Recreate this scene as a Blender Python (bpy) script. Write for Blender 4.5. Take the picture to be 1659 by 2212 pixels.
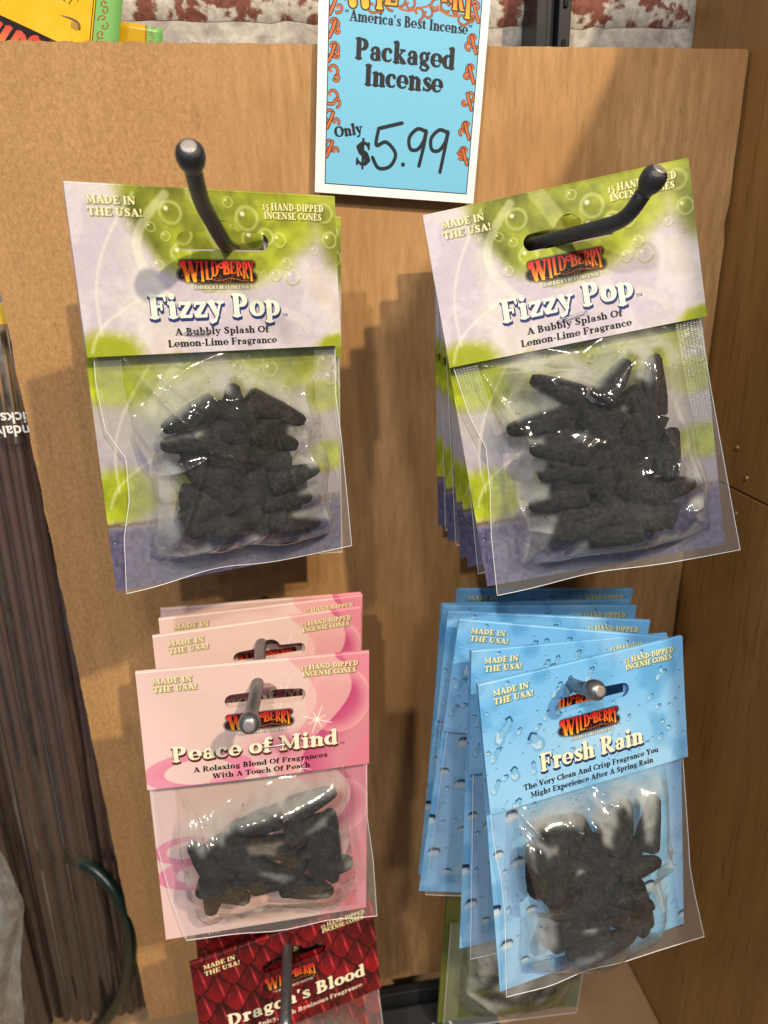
import bpy, bmesh, math, random, time
import numpy as np
from mathutils import Vector, Matrix, geometry
T0 = time.time()
for o in list(bpy.data.objects): bpy.data.objects.remove(o)
scene = bpy.context.scene
R = math.radians
# ---------------------------------------------------------------- camera (solved from the photograph's vanishing points)
CAM = np.array([0., -.41, 1.5]); FPX = 1527.; CX, CY = 829.5, 1106.
AX = np.array([[0.9880557, -0.0768837, 0.1335470], [-0.1518161, -0.3371124, 0.9291432], [-0.0264156, -0.9383198, -0.3447580]])
def ray(x, y): return AX @ np.array([x-CX, y-CY, FPX])
def P(x, y, Y=0.):                      # the world point on the vertical plane at depth Y that shows at photo position x, y
    w = ray(x, y); return CAM+w*((Y-CAM[1])/w[1])
cd = bpy.data.cameras.new('camera'); cam = bpy.data.objects.new('camera', cd); scene.collection.objects.link(cam)
m = Matrix.Identity(4)
for i in range(3):
    m[i][0] = AX[i][0]; m[i][1] = -AX[i][1]; m[i][2] = -AX[i][2]; m[i][3] = CAM[i]
cam.matrix_world = m
cd.sensor_fit = 'HORIZONTAL'; cd.sensor_width = 36; cd.lens = FPX/1659*36; cd.clip_start = .01; cd.clip_end = 60
cd.dof.use_dof = True; cd.dof.focus_distance = .335; cd.dof.aperture_fstop = 13
scene.camera = cam
scene.render.resolution_x, scene.render.resolution_y = 768, 1024
# ---------------------------------------------------------------- room light: dim surroundings, ceiling lamps
world = bpy.data.worlds.new('World'); scene.world = world; world.use_nodes = True
bg = world.node_tree.nodes['Background']; bg.inputs[0].default_value = (.80, .86, 1, 1); bg.inputs[1].default_value = .24
def lamp(name, loc, target, size, power, col, kind='AREA', spot=None):
    l = bpy.data.lights.new(name, kind); l.energy = power; l.color = col
    if kind == 'AREA': l.shape = 'DISK'; l.size = size
    else: l.shadow_soft_size = size
    if spot: l.spot_size = R(spot); l.spot_blend = .4
    o = bpy.data.objects.new(name, l); scene.collection.objects.link(o)
    o.location = loc; o.rotation_euler = (Vector(target)-Vector(loc)).to_track_quat('-Z', 'Y').to_euler()
    return o
lamp('ceiling_lamp_warm_right', (.95, -1.72, 3.10), (.06, 0, 1.35), .034, 260, (1, .82, .56), 'SPOT', 60)
lamp('ceiling_lamp_warm_middle', (.62, -1.95, 3.10), (.06, 0, 1.35), .05, 35, (1, .82, .58), 'SPOT', 60)
lamp('ceiling_lamp_warm_left', (-.62, -1.55, 3.0), (.06, 0, 1.3), .05, 105, (1, .93, .84), 'SPOT', 60)
lamp('ceiling_lamp_cool_front', (.25, -2.6, 3.3), (.06, 0, 1.3), .3, 27, (1, .97, .93), 'AREA')
lamp('ceiling_lamp_cool_side', (-1.7, -1.9, 2.9), (.06, 0, 1.3), .2, 6, (.93, .97, 1), 'AREA')
scene.view_settings.view_transform = 'Standard'; scene.view_settings.look = 'None'
scene.view_settings.exposure = 0.; scene.view_settings.gamma = 1.
scene.render.engine = 'CYCLES'
scene.cycles.transparent_max_bounces = 32; scene.cycles.max_bounces = 10
# ---------------------------------------------------------------- printed art, drawn with numpy
T, t_, s_ = .078, .03, .034
def Ls(*a): return [tuple(a)]
def PL(*p):                     # polyline of (x,y,r)
    return [(p[i][0], p[i][1], p[i][2], p[i+1][0], p[i+1][1], p[i+1][2]) for i in range(len(p)-1)]
def AR(cx, cy, rx, ry, a0, a1, rt=T, rn=t_, n=14):
    pts = []
    for i in range(n+1):
        a = math.radians(a0+(a1-a0)*i/n)
        pts.append((cx+rx*math.cos(a), cy+ry*math.sin(a), rn+(rt-rn)*abs(math.cos(a))**1.3))
    return PL(*pts)
def HS(x0, x1, y, r=s_): return Ls(x0, y, r, x1, y, r)
def ST(x, y0, y1, b=1, tp=1, r=T):
    o = Ls(x, y0+.06, r, x, y1-.06, r)
    if b: o += HS(x-.1, x+.1, y0+s_)
    if tp == 1: o += HS(x-.1, x+.1, y1-s_)
    if tp == 2: o += HS(x-.1, x-.02, y1-s_*1.3, s_*1.2)
    return o
def ARCH(x0, x1): return PL((x0, .3, .03), (x0+.09, .42, .034), (x1-.07, .43, .05), (x1, .34, T), (x1, .07, T)) + HS(x1-.08, x1+.1, s_)
X = .48
G = {}
G[' '] = (.26, [])
G['A'] = (.68, PL((.12, .05, t_), (.32, .64, .045)) + PL((.34, .62, T), (.54, .07, T)) + HS(.18, .46, .22, t_) + HS(.03, .22, s_) + HS(.42, .65, s_))
G['B'] = (.6, ST(.16, 0, .7) + AR(.24, .515, .17, .15, -90, 90) + AR(.25, .19, .22, .16, -90, 90) + HS(.1, .25, .36, t_) + HS(.1, .25, .035) + HS(.1, .25, .665))
G['C'] = (.62, AR(.35, .35, .26, .3, 45, 315) + PL((.55, .5, .03), (.55, .64, .03)) + PL((.56, .16, .03), (.53, .1, .03)))
G['D'] = (.68, ST(.16, 0, .7) + AR(.24, .35, .3, .31, -90, 90) + HS(.1, .26, .035) + HS(.1, .26, .665))
G['E'] = (.6, ST(.16, 0, .7) + HS(.1, .5, .665) + PL((.51, .66, .035), (.52, .55, .025)) + HS(.16, .38, .36, t_) + PL((.39, .28, .025), (.39, .44, .025)) + HS(.1, .52, .035) + PL((.52, .04, .035), (.55, .17, .025)))
G['F'] = (.57, ST(.16, 0, .7) + HS(.1, .5, .665) + PL((.5, .66, .035), (.52, .52, .028)) + HS(.16, .38, .35, t_) + PL((.39, .26, .028), (.39, .44, .028)))
G['G'] = (.68, AR(.35, .35, .26, .3, 45, 320) + PL((.55, .5, .03), (.55, .64, .03)) + PL((.54, .12, .07), (.54, .25, .07)) + HS(.42, .64, .3))
G['H'] = (.76, ST(.16, 0, .7) + ST(.58, 0, .7) + HS(.16, .58, .36, t_))
G['I'] = (.34, ST(.17, 0, .7))
G['L'] = (.56, ST(.16, 0, .7) + HS(.1, .48, .035) + PL((.49, .04, .035), (.52, .2, .025)))
G['M'] = (.86, PL((.14, .04, t_), (.14, .65, t_)) + PL((.17, .62, T), (.42, .12, .05)) + PL((.42, .1, t_), (.64, .64, t_)) + ST(.68, 0, .7) + HS(.05, .24, s_) + HS(.05, .2, .665))
G['N'] = (.74, PL((.14, .04, t_), (.14, .65, t_)) + PL((.17, .62, T), (.56, .1, T)) + PL((.6, .64, t_), (.6, .06, t_)) + HS(.05, .24, s_) + HS(.05, .2, .665) + HS(.5, .7, .665))
G['O'] = (.7, AR(.35, .35, .26, .3, 0, 360, n=24))
G['P'] = (.6, ST(.16, 0, .7) + AR(.26, .5, .19, .165, -90, 90) + HS(.1, .26, .665) + HS(.16, .26, .335, t_))
G['R'] = (.68, G['P'][1] + PL((.3, .33, .04), (.5, .07, T)) + HS(.48, .64, s_))
SP = [(.45, .56, .03), (.38, .65, .035), (.25, .65, .05), (.14, .53, .07), (.22, .41, .08), (.36, .32, .085), (.44, .18, .075), (.36, .06, .045), (.22, .05, .035), (.11, .14, .03)]
G['S'] = (.56, PL(*SP) + PL((.47, .52, .028), (.47, .66, .028)) + PL((.09, .04, .028), (.09, .2, .028)))
G['T'] = (.62, ST(.31, 0, .7, 1, 0) + PL((.31, .64, T), (.31, .6, T)) + HS(.05, .57, .665) + PL((.05, .65, .035), (.04, .52, .025)) + PL((.57, .65, .035), (.58, .52, .025)))
G['U'] = (.7, PL((.16, .64, T), (.16, .25, T), (.22, .1, .06), (.35, .045, .04), (.49, .1, .04), (.54, .25, t_), (.54, .65, t_)) + HS(.05, .27, .665) + HS(.45, .64, .665))
G['V'] = (.66, PL((.15, .64, T), (.34, .1, T)) + PL((.36, .1, t_), (.54, .64, t_)) + HS(.04, .27, .665) + HS(.44, .64, .665))
G['W'] = (.98, PL((.15, .64, T), (.31, .1, T)) + PL((.32, .1, t_), (.48, .64, t_)) + PL((.48, .64, T), (.65, .1, T)) + PL((.67, .1, t_), (.84, .64, t_)) + HS(.03, .27, .665) + HS(.75, .94, .665) + HS(.4, .56, .665))
G['Y'] = (.64, PL((.14, .64, T), (.32, .36, T)) + PL((.34, .36, t_), (.52, .64, t_)) + ST(.32, 0, .4, 1, 0) + HS(.03, .26, .665) + HS(.42, .62, .665))
G['a'] = (.5, PL((.11, .34, .055), (.14, .41, .04), (.24, .45, .032), (.33, .4, .06), (.35, .3, T), (.35, .1, T), (.44, .05, .03)) + AR(.22, .14, .12, .11, 0, 360, .06, .028))
G['b'] = (.54, ST(.15, 0, .72, 0, 2) + AR(.27, .235, .17, .2, -120, 120))
G['c'] = (.46, AR(.25, .24, .17, .2, 60, 285) + PL((.28, .045, .03), (.36, .07, .028), (.40, .12, .018)) + PL((.36, .36, .055), (.35, .37, .055)))
G['d'] = (.54, ST(.39, 0, .72, 0, 2) + AR(.25, .235, .17, .2, 60, 300) + HS(.39, .48, s_))
G['e'] = (.5, AR(.25, .245, .17, .205, 0, 282, T*.95, .026) + PL((.28, .045, .03), (.36, .07, .028), (.41, .12, .018)) + HS(.12, .42, .235, .02) + PL((.41, .26, .035), (.385, .35, .04)))
G['f'] = (.36, ST(.16, 0, .6, 1, 0) + PL((.16, .5, T), (.17, .62, .06), (.26, .68, .035), (.33, .63, .055)) + HS(.04, .32, .435))
G['g'] = (.5, AR(.23, .31, .13, .14, 0, 360, .06, .028) + PL((.34, .4, .03), (.42, .45, .045)) + PL((.14, .18, .04), (.12, .1, .05), (.3, .06, .06), (.42, -.02, .05), (.34, -.13, .035), (.16, -.13, .035), (.09, -.05, .035), (.14, .06, .03)))
G['h'] = (.57, ST(.15, 0, .72, 1, 2) + ARCH(.15, .42))
G['i'] = (.3, ST(.15, 0, X, 1, 2) + Ls(.15, .64, .08, .15, .641, .08))
G['k'] = (.57, ST(.15, 0, .72, 1, 2) + PL((.2, .2, t_), (.4, .42, t_)) + PL((.26, .26, .05), (.42, .07, T)) + HS(.32, .48, X-s_) + HS(.35, .52, s_))
G['l'] = (.3, ST(.15, 0, .72, 1, 2))
G['m'] = (.84, ST(.15, 0, X, 1, 2) + ARCH(.15, .41) + ARCH(.41, .68))
G['n'] = (.57, ST(.15, 0, X, 1, 2) + ARCH(.15, .42))
G['o'] = (.5, AR(.25, .24, .17, .2, 0, 360, n=20))
G['p'] = (.54, ST(.15, -.2, X, 1, 2) + AR(.27, .24, .17, .2, -120, 120))
G['r'] = (.42, ST(.15, 0, X, 1, 2) + PL((.18, .34, .03), (.26, .43, .045), (.33, .39, .07)))
G['s'] = (.42, PL(*[(x*.78+.02, y*.68+.01, r*.85) for x, y, r in SP]) + PL((.36, .36, .025), (.36, .44, .025)) + PL((.09, .04, .025), (.09, .13, .025)))
G['t'] = (.37, PL((.17, .56, .04), (.17, .4, T), (.17, .14, T), (.22, .06, .05), (.31, .09, .03)) + HS(.04, .31, .435))
G['u'] = (.57, PL((.14, .4, T), (.14, .16, T), (.2, .06, .045), (.3, .06, .035), (.4, .15, .03)) + ST(.42, 0, X, 0, 2) + HS(.04, .1, X-s_) + HS(.42, .53, s_))
G['v'] = (.5, PL((.12, .43, T), (.26, .08, .06)) + PL((.27, .08, t_), (.4, .44, t_)) + HS(.03, .2, X-s_) + HS(.33, .48, X-s_))
G['w'] = (.74, PL((.12, .43, T), (.24, .08, .06)) + PL((.25, .08, t_), (.37, .44, t_)) + PL((.37, .43, T), (.5, .08, .06)) + PL((.51, .08, t_), (.63, .44, t_)) + HS(.03, .2, X-s_) + HS(.56, .71, X-s_))
G['x'] = (.5, PL((.13, .42, T), (.37, .07, T)) + PL((.12, .06, t_), (.38, .43, t_)) + HS(.03, .2, X-s_) + HS(.32, .46, X-s_) + HS(.03, .18, s_) + HS(.3, .47, s_))
G['y'] = (.5, PL((.12, .43, T), (.27, .08, .06)) + PL((.41, .44, t_), (.22, -.1, .035), (.1, -.13, .055)) + HS(.03, .2, X-s_) + HS(.33, .49, X-s_))
G['z'] = (.47, HS(.08, .38, .43, .04) + PL((.36, .42, .06), (.11, .06, .06)) + HS(.09, .4, .045, .04) + PL((.07, .42, .03), (.06, .34, .025)) + PL((.41, .05, .03), (.42, .15, .025)))
G['1'] = (.36, ST(.18, 0, .5, 1, 2, .06))
G['5'] = (.44, HS(.12, .36, .46, .04) + PL((.13, .44, .03), (.11, .25, .03)) + PL((.12, .25, .03), (.25, .28, .04), (.34, .16, .07), (.3, -.02, .06), (.18, -.1, .035), (.09, -.06, .05)))
G['$'] = (.58, PL(*SP) + PL((.47, .5, .028), (.47, .66, .028)) + PL((.09, .04, .028), (.09, .2, .028)) + PL((.28, -.07, .03), (.28, .77, .03)))
G['.'] = (.22, Ls(.11, .07, .075, .11, .071, .075))
G[','] = (.22, PL((.11, .07, .07), (.07, -.08, .025)))
G['!'] = (.3, PL((.15, .62, .075), (.15, .28, .03)) + Ls(.15, .07, .07, .15, .071, .07))
G['-'] = (.32, HS(.07, .25, .25, .04))
G["'"] = (.2, PL((.1, .62, .06), (.07, .48, .022)))
G['"'] = (.36, PL((.1, .62, .055), (.07, .48, .022)) + PL((.25, .62, .055), (.22, .48, .022)))
def text_len(s, tr=0.): return sum(G[c][0]+tr for c in s)
class Canvas:
    def __init__(self, w, h, col):
        self.w, self.h = w, h
        self.a = np.zeros((h, w, 3), np.float32); self.a[:] = np.array(col, np.float32)/255.
    def uv(self):
        return np.meshgrid((np.arange(self.w)+.5)/self.w, (np.arange(self.h)+.5)/self.w)     # both in card widths
    def blend(self, m, col, y0=0, x0=0):
        h, w = m.shape
        if not isinstance(col, np.ndarray): col = np.array(col, np.float32)/255.
        r = self.a[y0:y0+h, x0:x0+w]
        r += m[..., None]*(col-r)
    def sdf_box(self, segs, to_px, col, grow=0., soft=1., alpha=1.):
        """segs in pixels: x0,y0,r0,x1,y1,r1"""
        S = np.array([to_px(*q) for q in segs], np.float32)
        R = S[:, [2, 5]].max()+grow+soft+2
        xa, xb = int(max(0, min(S[:, 0].min(), S[:, 3].min())-R)), int(min(self.w, max(S[:, 0].max(), S[:, 3].max())+R))
        ya, yb = int(max(0, min(S[:, 1].min(), S[:, 4].min())-R)), int(min(self.h, max(S[:, 1].max(), S[:, 4].max())+R))
        if xb <= xa or yb <= ya: return
        X_, Y_ = np.meshgrid(np.arange(xa, xb)+.5, np.arange(ya, yb)+.5)
        d = np.full(X_.shape, 1e9, np.float32)
        for x0, y0, r0, x1, y1, r1 in S:
            dx, dy = x1-x0, y1-y0; L2 = dx*dx+dy*dy+1e-9
            k = np.clip(((X_-x0)*dx+(Y_-y0)*dy)/L2, 0, 1)
            np.minimum(d, np.hypot(X_-x0-k*dx, Y_-y0-k*dy)-(r0+(r1-r0)*k), out=d)
        m = np.clip((grow-d)/soft+.5, 0, 1)*alpha
        if callable(col): col = col(X_, Y_)
        self.blend(m.astype(np.float32), col, ya, xa)
    def text(self, s, x, y, size, col, ang=0., wid=1., grow=0., soft=0., alpha=1., tr=0., width=None, arch=0., weight=1.):
        """baseline start x,y in card widths; size = em in card widths; returns nothing"""
        if width: wid = width/(size*text_len(s, tr))
        ca, sa = math.cos(math.radians(ang)), math.sin(math.radians(ang)); W = self.w; pen = 0.
        tot = text_len(s, tr)
        for c in s:
            adv, segs = G[c]
            if segs:
                def tp(x0, y0, r0, x1, y1, r1, pen=pen):
                    o = []
                    for px, py, r in ((x0, y0, r0), (x1, y1, r1)):
                        q = pen+px
                        X0 = q*size*wid; Y0 = -py*size-arch*math.sin(math.pi*q/tot)
                        o += [(x+X0*ca-Y0*sa)*W, (y+X0*sa+Y0*ca)*W, r*size*W*weight*(.5+.5*min(1.2, wid))]
                    return o
                self.sdf_box(segs, tp, col, grow*W, max(1., soft*W), alpha)
            pen += adv+tr
    def stroke(self, pts, r, col, soft=0., alpha=1., r2=None):
        n = len(pts); r2 = r if r2 is None else r2
        segs = [(*pts[i], r+(r2-r)*i/n, *pts[i+1], r+(r2-r)*(i+1)/n) for i in range(n-1)]
        W = self.w
        self.sdf_box(segs, lambda *q: [v*W for v in q], col, 0, max(1., soft*W), alpha)
    def disc(self, x, y, r, col, soft=0., alpha=1.): self.stroke([(x, y), (x+1e-5, y)], r, col, soft, alpha)
    def ring(self, x, y, r, w, col, a0=0, a1=360, soft=0., alpha=1., ry=None):
        ry = ry or r
        self.stroke([(x+r*math.cos(math.radians(a0+(a1-a0)*i/16)), y+ry*math.sin(math.radians(a0+(a1-a0)*i/16))) for i in range(17)], w, col, soft, alpha)
def noise2(w, h, cells, seed, octv=4):
    rs = np.random.RandomState(seed); out = np.zeros((h, w), np.float32); amp = 1.; tot = 0
    for o in range(octv):
        c = cells*2**o; g = rs.rand(int(c*h/w)+3, c+3).astype(np.float32)
        yy = np.linspace(0, c*h/w, h, endpoint=False); xx = np.linspace(0, c, w, endpoint=False)
        yi, xi = yy.astype(int), xx.astype(int); fy, fx = yy-yi, xx-xi
        fy = (fy*fy*(3-2*fy))[:, None]; fx = (fx*fx*(3-2*fx))[None]
        a = g[yi][:, xi]*(1-fx)+g[yi][:, xi+1]*fx; b = g[yi+1][:, xi]*(1-fx)+g[yi+1][:, xi+1]*fx
        out += amp*(a*(1-fy)+b*fy); tot += amp; amp *= .5
    return out/tot
def sstep(a, b, x):
    k = np.clip((x-a)/(b-a), 0, 1); return k*k*(3-2*k)
def C3(*c): return np.array(c, np.float32)/255.
def curl(c, x, y, r, a, d, col, w, edge=None):
    """ornament tendril ending in a spiral"""
    pts = []
    for i in range(22):
        k = i/21.; rr = r*(1-.82*k); an = a+d*k*5.2
        pts.append((x+rr*math.cos(an), y+rr*math.sin(an)))
    if edge is not None: c.stroke(pts, w*1.5, edge, r2=w*1.1)
    c.stroke(pts, w*.8, col, r2=w*.55)
    c.disc(pts[-1][0], pts[-1][1], w*1.3, col)
def logo(c, x, y, w, h, on_black=True, dim=1.):
    """two-word emblem with tapering letters, red at the head and yellow at the foot, over tendrils"""
    lets = [('W', 0, .265, 1.0), ('I', .25, .06, .93), ('L', .315, .10, .84), ('D', .395, .115, .70), ('B', .555, .115, .6), ('E', .655, .09, .57), ('R', .74, .10, .68), ('R', .825, .095, .8), ('Y', .9, .095, .92)]
    if on_black:
        c.stroke([(x+.04*w, y+.16*h), (x+.96*w, y+.16*h)], .2*h, C3(15, 5, 8), .012, .9)
        c.stroke([(x+.03*w, y+.6*h), (x+.25*w, y+.75*h), (x+.6*w, y+.75*h), (x+.95*w, y+.72*h)], .27*h, C3(15, 5, 8), .015, .92)
        c.stroke([(x+.1*w, y+.35*h), (x+.9*w, y+.35*h)], .25*h, C3(15, 5, 8), .01, .95)
    rs = random.Random(4)
    orn = C3(178, 96, 50)
    for i in range(15):
        px = x+w*(.02+.96*i/14.); py = y+h*(.8-.1*math.sin(i*1.3))
        if i < 2: py -= .12*h
        curl(c, px, py, h*.13, rs.uniform(0, 6), rs.choice((-1, 1)), orn, h*.016, None if on_black else C3(90, 40, 20))
    c.stroke([(x+w*(.4+.5*i/10), y+h*(.82+.06*math.sin(i*.9))) for i in range(11)], h*.018, orn)
    def grad(X_, Y_):
        k = np.clip((Y_/c.w-y)/h, 0, 1)[..., None]
        a, b, d = C3(205, 30, 38), C3(240, 110, 35), C3(250, 215, 60)
        return (np.where(k < .5, a+(b-a)*k*2, b+(d-b)*(k*2-1))).astype(np.float32)
    for ch, lx, lw, lh in lets:
        adv, segs = G[ch]
        yy = y+h*lh
        if ch in 'BER' and ch != 'R': yy = y+h*lh
        sx, sy = lw*w/adv, (lh*h)/.7
        def tp(x0, y0, r0, x1, y1, r1):
            rr = min(sx, sy)*.95
            return [(x+lx*w+x0*sx)*c.w, (yy-y0*sy)*c.w, r0*rr*1.35*c.w, (x+lx*w+x1*sx)*c.w, (yy-y1*sy)*c.w, r1*rr*1.35*c.w]
        c.sdf_box(segs, tp, C3(25, 8, 8) if on_black else C3(70, 40, 10), h*.028*c.w)
        c.sdf_box(segs, tp, grad)
    for px in (.035, .54):        # the big curls at the head of the two initials
        c.ring(x+px*w, y+.2*h, h*.1, h*.045, grad, 20, 330)
def header_text(c, title, lines, tcol, scol, tx, tw, tsize, black=True, corner=(240, 232, 175)):
    for s, x, y, w in (('MADE IN', .063, .058, .165), ('THE USA!', .063, .097, .185), ('15 HAND-DIPPED', .695, .056, .255), ('INCENSE CONES', .70, .088, .24)):
        c.text(s, x+.003, y+.003, .037, C3(60, 60, 10), width=w, alpha=.45, grow=.0025, soft=.003)
        c.text(s, x, y, .037, C3(*corner), width=w, weight=1.2)
    logo(c, .362, .243, .285, .082)
    c.text('"', .395, .345, .022, C3(245, 240, 220), wid=1.)
    c.text("AMERICA'S BEST INCENSE", .407, .346, .0205, C3(20, 20, 10), width=.215, grow=.002, soft=.004, alpha=.4)
    c.text("AMERICA'S BEST INCENSE", .407, .345, .0205, C3(250, 246, 230), width=.215, weight=.95)
    c.text('"', .625, .345, .022, C3(245, 240, 220), wid=1.)
    for k in (1., .5):
        c.text(title, tx+.004*k-.002, .450+.007*k, tsize, C3(*scol), width=tw, grow=.0035, tr=.01, weight=1.1)
    c.text(title, tx, .448, tsize, C3(*tcol), width=tw, weight=1.18, tr=.01)
    c.text('TM', tx+tw+.006, .452, .016, C3(*scol), wid=1.)
    for i, (s, w) in enumerate(lines):
        c.text(s, .503-w/2, .511+.042*i, .037, C3(18, 16, 16) if black else C3(235, 225, 205), width=w, weight=1.12)
def art_fizzy(w, h, back=False):
    c = Canvas(w, h, (200, 190, 204)); u, v = c.uv(); n = noise2(w, h, 5, 3); n2 = noise2(w, h, 14, 8, 3); nf = noise2(w, h, 60, 5, 3)
    c.blend((sstep(.4, .65, n)*.55).astype(np.float32), C3(222, 214, 196))
    c.blend((sstep(.5, .7, n2)*.3).astype(np.float32), C3(235, 232, 240))
    if back: c.a *= .86
    lim = C3(150, 160, 44)
    if not back:
        d = np.hypot((u-.56), (v+.08)*1.0)+.10*(n-.5); m = 1-sstep(.36, .45, d)
        m = np.maximum(m, (1-sstep(.0, .12, (1-u)+.5*(v-.2)))*.9*sstep(.32, .24, v))
        g = lim[None, None]*(.62+.75*n2[..., None]) * (1-.35*np.exp(-((u-.22)**2+(v-.12)**2)/.012))[..., None]
        g = g.astype(np.float32); g[..., 0] = np.clip(g[..., 0], 0, 1)
        c.a += m[..., None].astype(np.float32)*(g-c.a)
        for (bx, by, br) in ((.08, .56, .16), (.98, .575, .1), (.3, .62, .1)):
            m = (1-sstep(.4, 1., np.hypot((u-bx)/br, (v-by)/(br*.62))+.5*(n2-.5)))
            c.blend(m.astype(np.float32), C3(158, 168, 40))
    else:
        for (bx, by, br, k) in ((.1, .66, .23, 1), (.75, .6, .3, .8), (.3, .72, .25, .5), (.95, .78, .15, .7), (.04, 1.12, .2, 1), (.97, 1.05, .13, 1), (.5, 1.14, .3, .6)):
            m = (1-sstep(.5, 1., np.hypot((u-bx)/br, (v-by)/(br*.7))+.6*(n-.5)))*k
            g = (C3(160, 172, 40)[None, None]*(.7+.6*n2[..., None])).astype(np.float32)
            c.a += m[..., None].astype(np.float32)*(g-c.a)
        m = sstep(1.21, 1.28, v+.06*(n-.5)); g = (C3(98, 93, 124)[None, None]*(.75+.5*nf[..., None])).astype(np.float32)
        c.a += m[..., None].astype(np.float32)*(g-c.a)
        m = np.exp(-((v+.06*(n-.5)-1.235)/.012)**2)*(nf > .45); c.blend((m*.6).astype(np.float32), C3(90, 60, 20))
    # swooshes
    for k, (x0, y0, x1, y1, b, wd, al) in enumerate(((.33, .02, .30, .36, .10, .016, .45), (.43, .0, .5, .3, -.04, .03, .28), (.22, .02, .06, .5, .06, .004, .55), (.02, .56, .24, .36, .05, .005, .5), (.62, .4, .86, .5, -.06, .02, .25))):
        pts = [(x0+(x1-x0)*i/14-b*math.sin(math.pi*i/14), y0+(y1-y0)*i/14) for i in range(15)]
        if back: pts = [(x, y+.6) for x, y in pts]
        c.stroke(pts, wd, C3(236, 238, 215), .01, al)
    rs = random.Random(7)
    bub = [(.345, .08, .038), (.63, .09, .042), (.70, .155, .03), (.755, .165, .026), (.27, .13, .016), (.32, .16, .016), (.2, .13, .012), (.56, .035, .018), (.8, .3, .028), (.73, .295, .02), (.68, .29, .01), (.66, .29, .01), (.78, .25, .02), (.285, .26, .018), (.55, .30, .012), (.62, .3, .014), (.95, .06, .035), (.97, .16, .03), (.9, .2, .015), (.46, .31, .04), (.37, .22, .035)]
    for i in range(110): bub.append((rs.random(), rs.random()*.6 if i % 3 else rs.uniform(.5, .6), rs.uniform(.003, .009)))
    for bx, by, br in bub:
        if back: by += rs.uniform(.5, .62)
        big = br > .014; al = .75 if big else .4
        c.ring(bx, by, br, br*.13, C3(228, 236, 170), 0, 360, br*.25, al*.7)
        c.ring(bx+.002, by+.003, br*1.05, br*.1, C3(90, 100, 20), 20, 160, br*.3, al*.5)
        c.disc(bx-br*.4, by-br*.4, br*.22, C3(255, 255, 245), br*.15, al)
    if back:
        for i in range(26): c.disc(rs.random(), rs.uniform(1.26, 1.36), rs.uniform(.001, .003), C3(230, 230, 235), .002, .8)
    c.a *= (.965+.07*nf[..., None])
    return c
def star(c, x, y, r, al=.9):
    for k in range(8):
        a = k*math.pi/4+.35; rr = r*(1 if k % 2 == 0 else .6)
        c.stroke([(x, y), (x+rr*math.cos(a), y+rr*math.sin(a))], r*.045, C3(255, 244, 235), .002, al, r2=r*.004)
    c.disc(x, y, r*.12, C3(255, 250, 245), r*.3, al)
def art_peace(w, h, back=False):
    c = Canvas(w, h, (228, 198, 190)); u, v = c.uv(); n = noise2(w, h, 3, 31); o = .62 if back else 0.
    vv = v-o
    c.blend(sstep(.2, -.1, u-.3*vv).astype(np.float32)*.6, C3(246, 212, 214))
    def band(x0, amp, wd, ph, col, al):
        xc = x0+amp*np.sin(vv*6.2+ph); k = np.abs(u-xc)/wd
        c.blend((np.clip(1-k, 0, 1)**.6*al*(k < 1)).astype(np.float32), C3(*col))
    def sblob(fn, col, al, soft=.004):
        c.blend((sstep(soft, -soft, fn)*al).astype(np.float32), C3(*col))
    e1 = .66+.10*np.sin((vv-.02)*9.)-u            # main curve: right of it the folds lie
    sblob(e1, (226, 156, 160), .8)
    e2 = .80+.12*np.sin((vv+.05)*8.)-u
    sh = np.clip(-(e2)*6, 0, 1)
    c.blend((sstep(.004, -.004, e2)*(1-.7*sh)).astype(np.float32), C3(196, 74, 122))
    e3 = .92+.1*np.sin((vv-.06)*7.)-u
    c.blend((sstep(.004, -.004, e3)*.8).astype(np.float32), C3(226, 128, 148))
    d = np.hypot((u-.86)/.15, (vv-.22)/.17); c.blend((sstep(1.0, .98, d)*sstep(.5, 1., d)*.6).astype(np.float32), C3(240, 176, 176))
    d = np.hypot((u-.60)/.22, (vv-.42)/.10+.4*(u-.6)); c.blend((np.clip(1-d, 0, 1)*.7).astype(np.float32), C3(204, 92, 140))
    d = np.hypot((u-.23)/.24, (vv-.51)/.10); c.blend((sstep(1.02, 1., d)*sstep(.62, .66, d+.05*u)*.75).astype(np.float32), C3(226, 120, 160))
    d = np.hypot((u-.40)/.13, (vv-.58)/.07); c.blend((sstep(1.02, 1., d)*sstep(.7, .75, d)*.6).astype(np.float32), C3(232, 140, 168))
    star(c, .62, .16+o, .08, .5); star(c, .76, .31+o, .07); star(c, .68, .55+o, .05)
    if back:
        d = np.hypot((u-.14)/.15, (v-.98)/.08); c.blend((sstep(1.02, 1., d)*sstep(.62, .66, d+.2*u)*.8).astype(np.float32), C3(226, 120, 160))
        d = np.hypot((u-.6)/.3, (v-1.33)/.1); c.blend((sstep(1.02, 1., d)*.4).astype(np.float32), C3(246, 200, 196))
    c.blend((sstep(.45, .6, n)*.2).astype(np.float32), C3(248, 208, 200))
    return c
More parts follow.
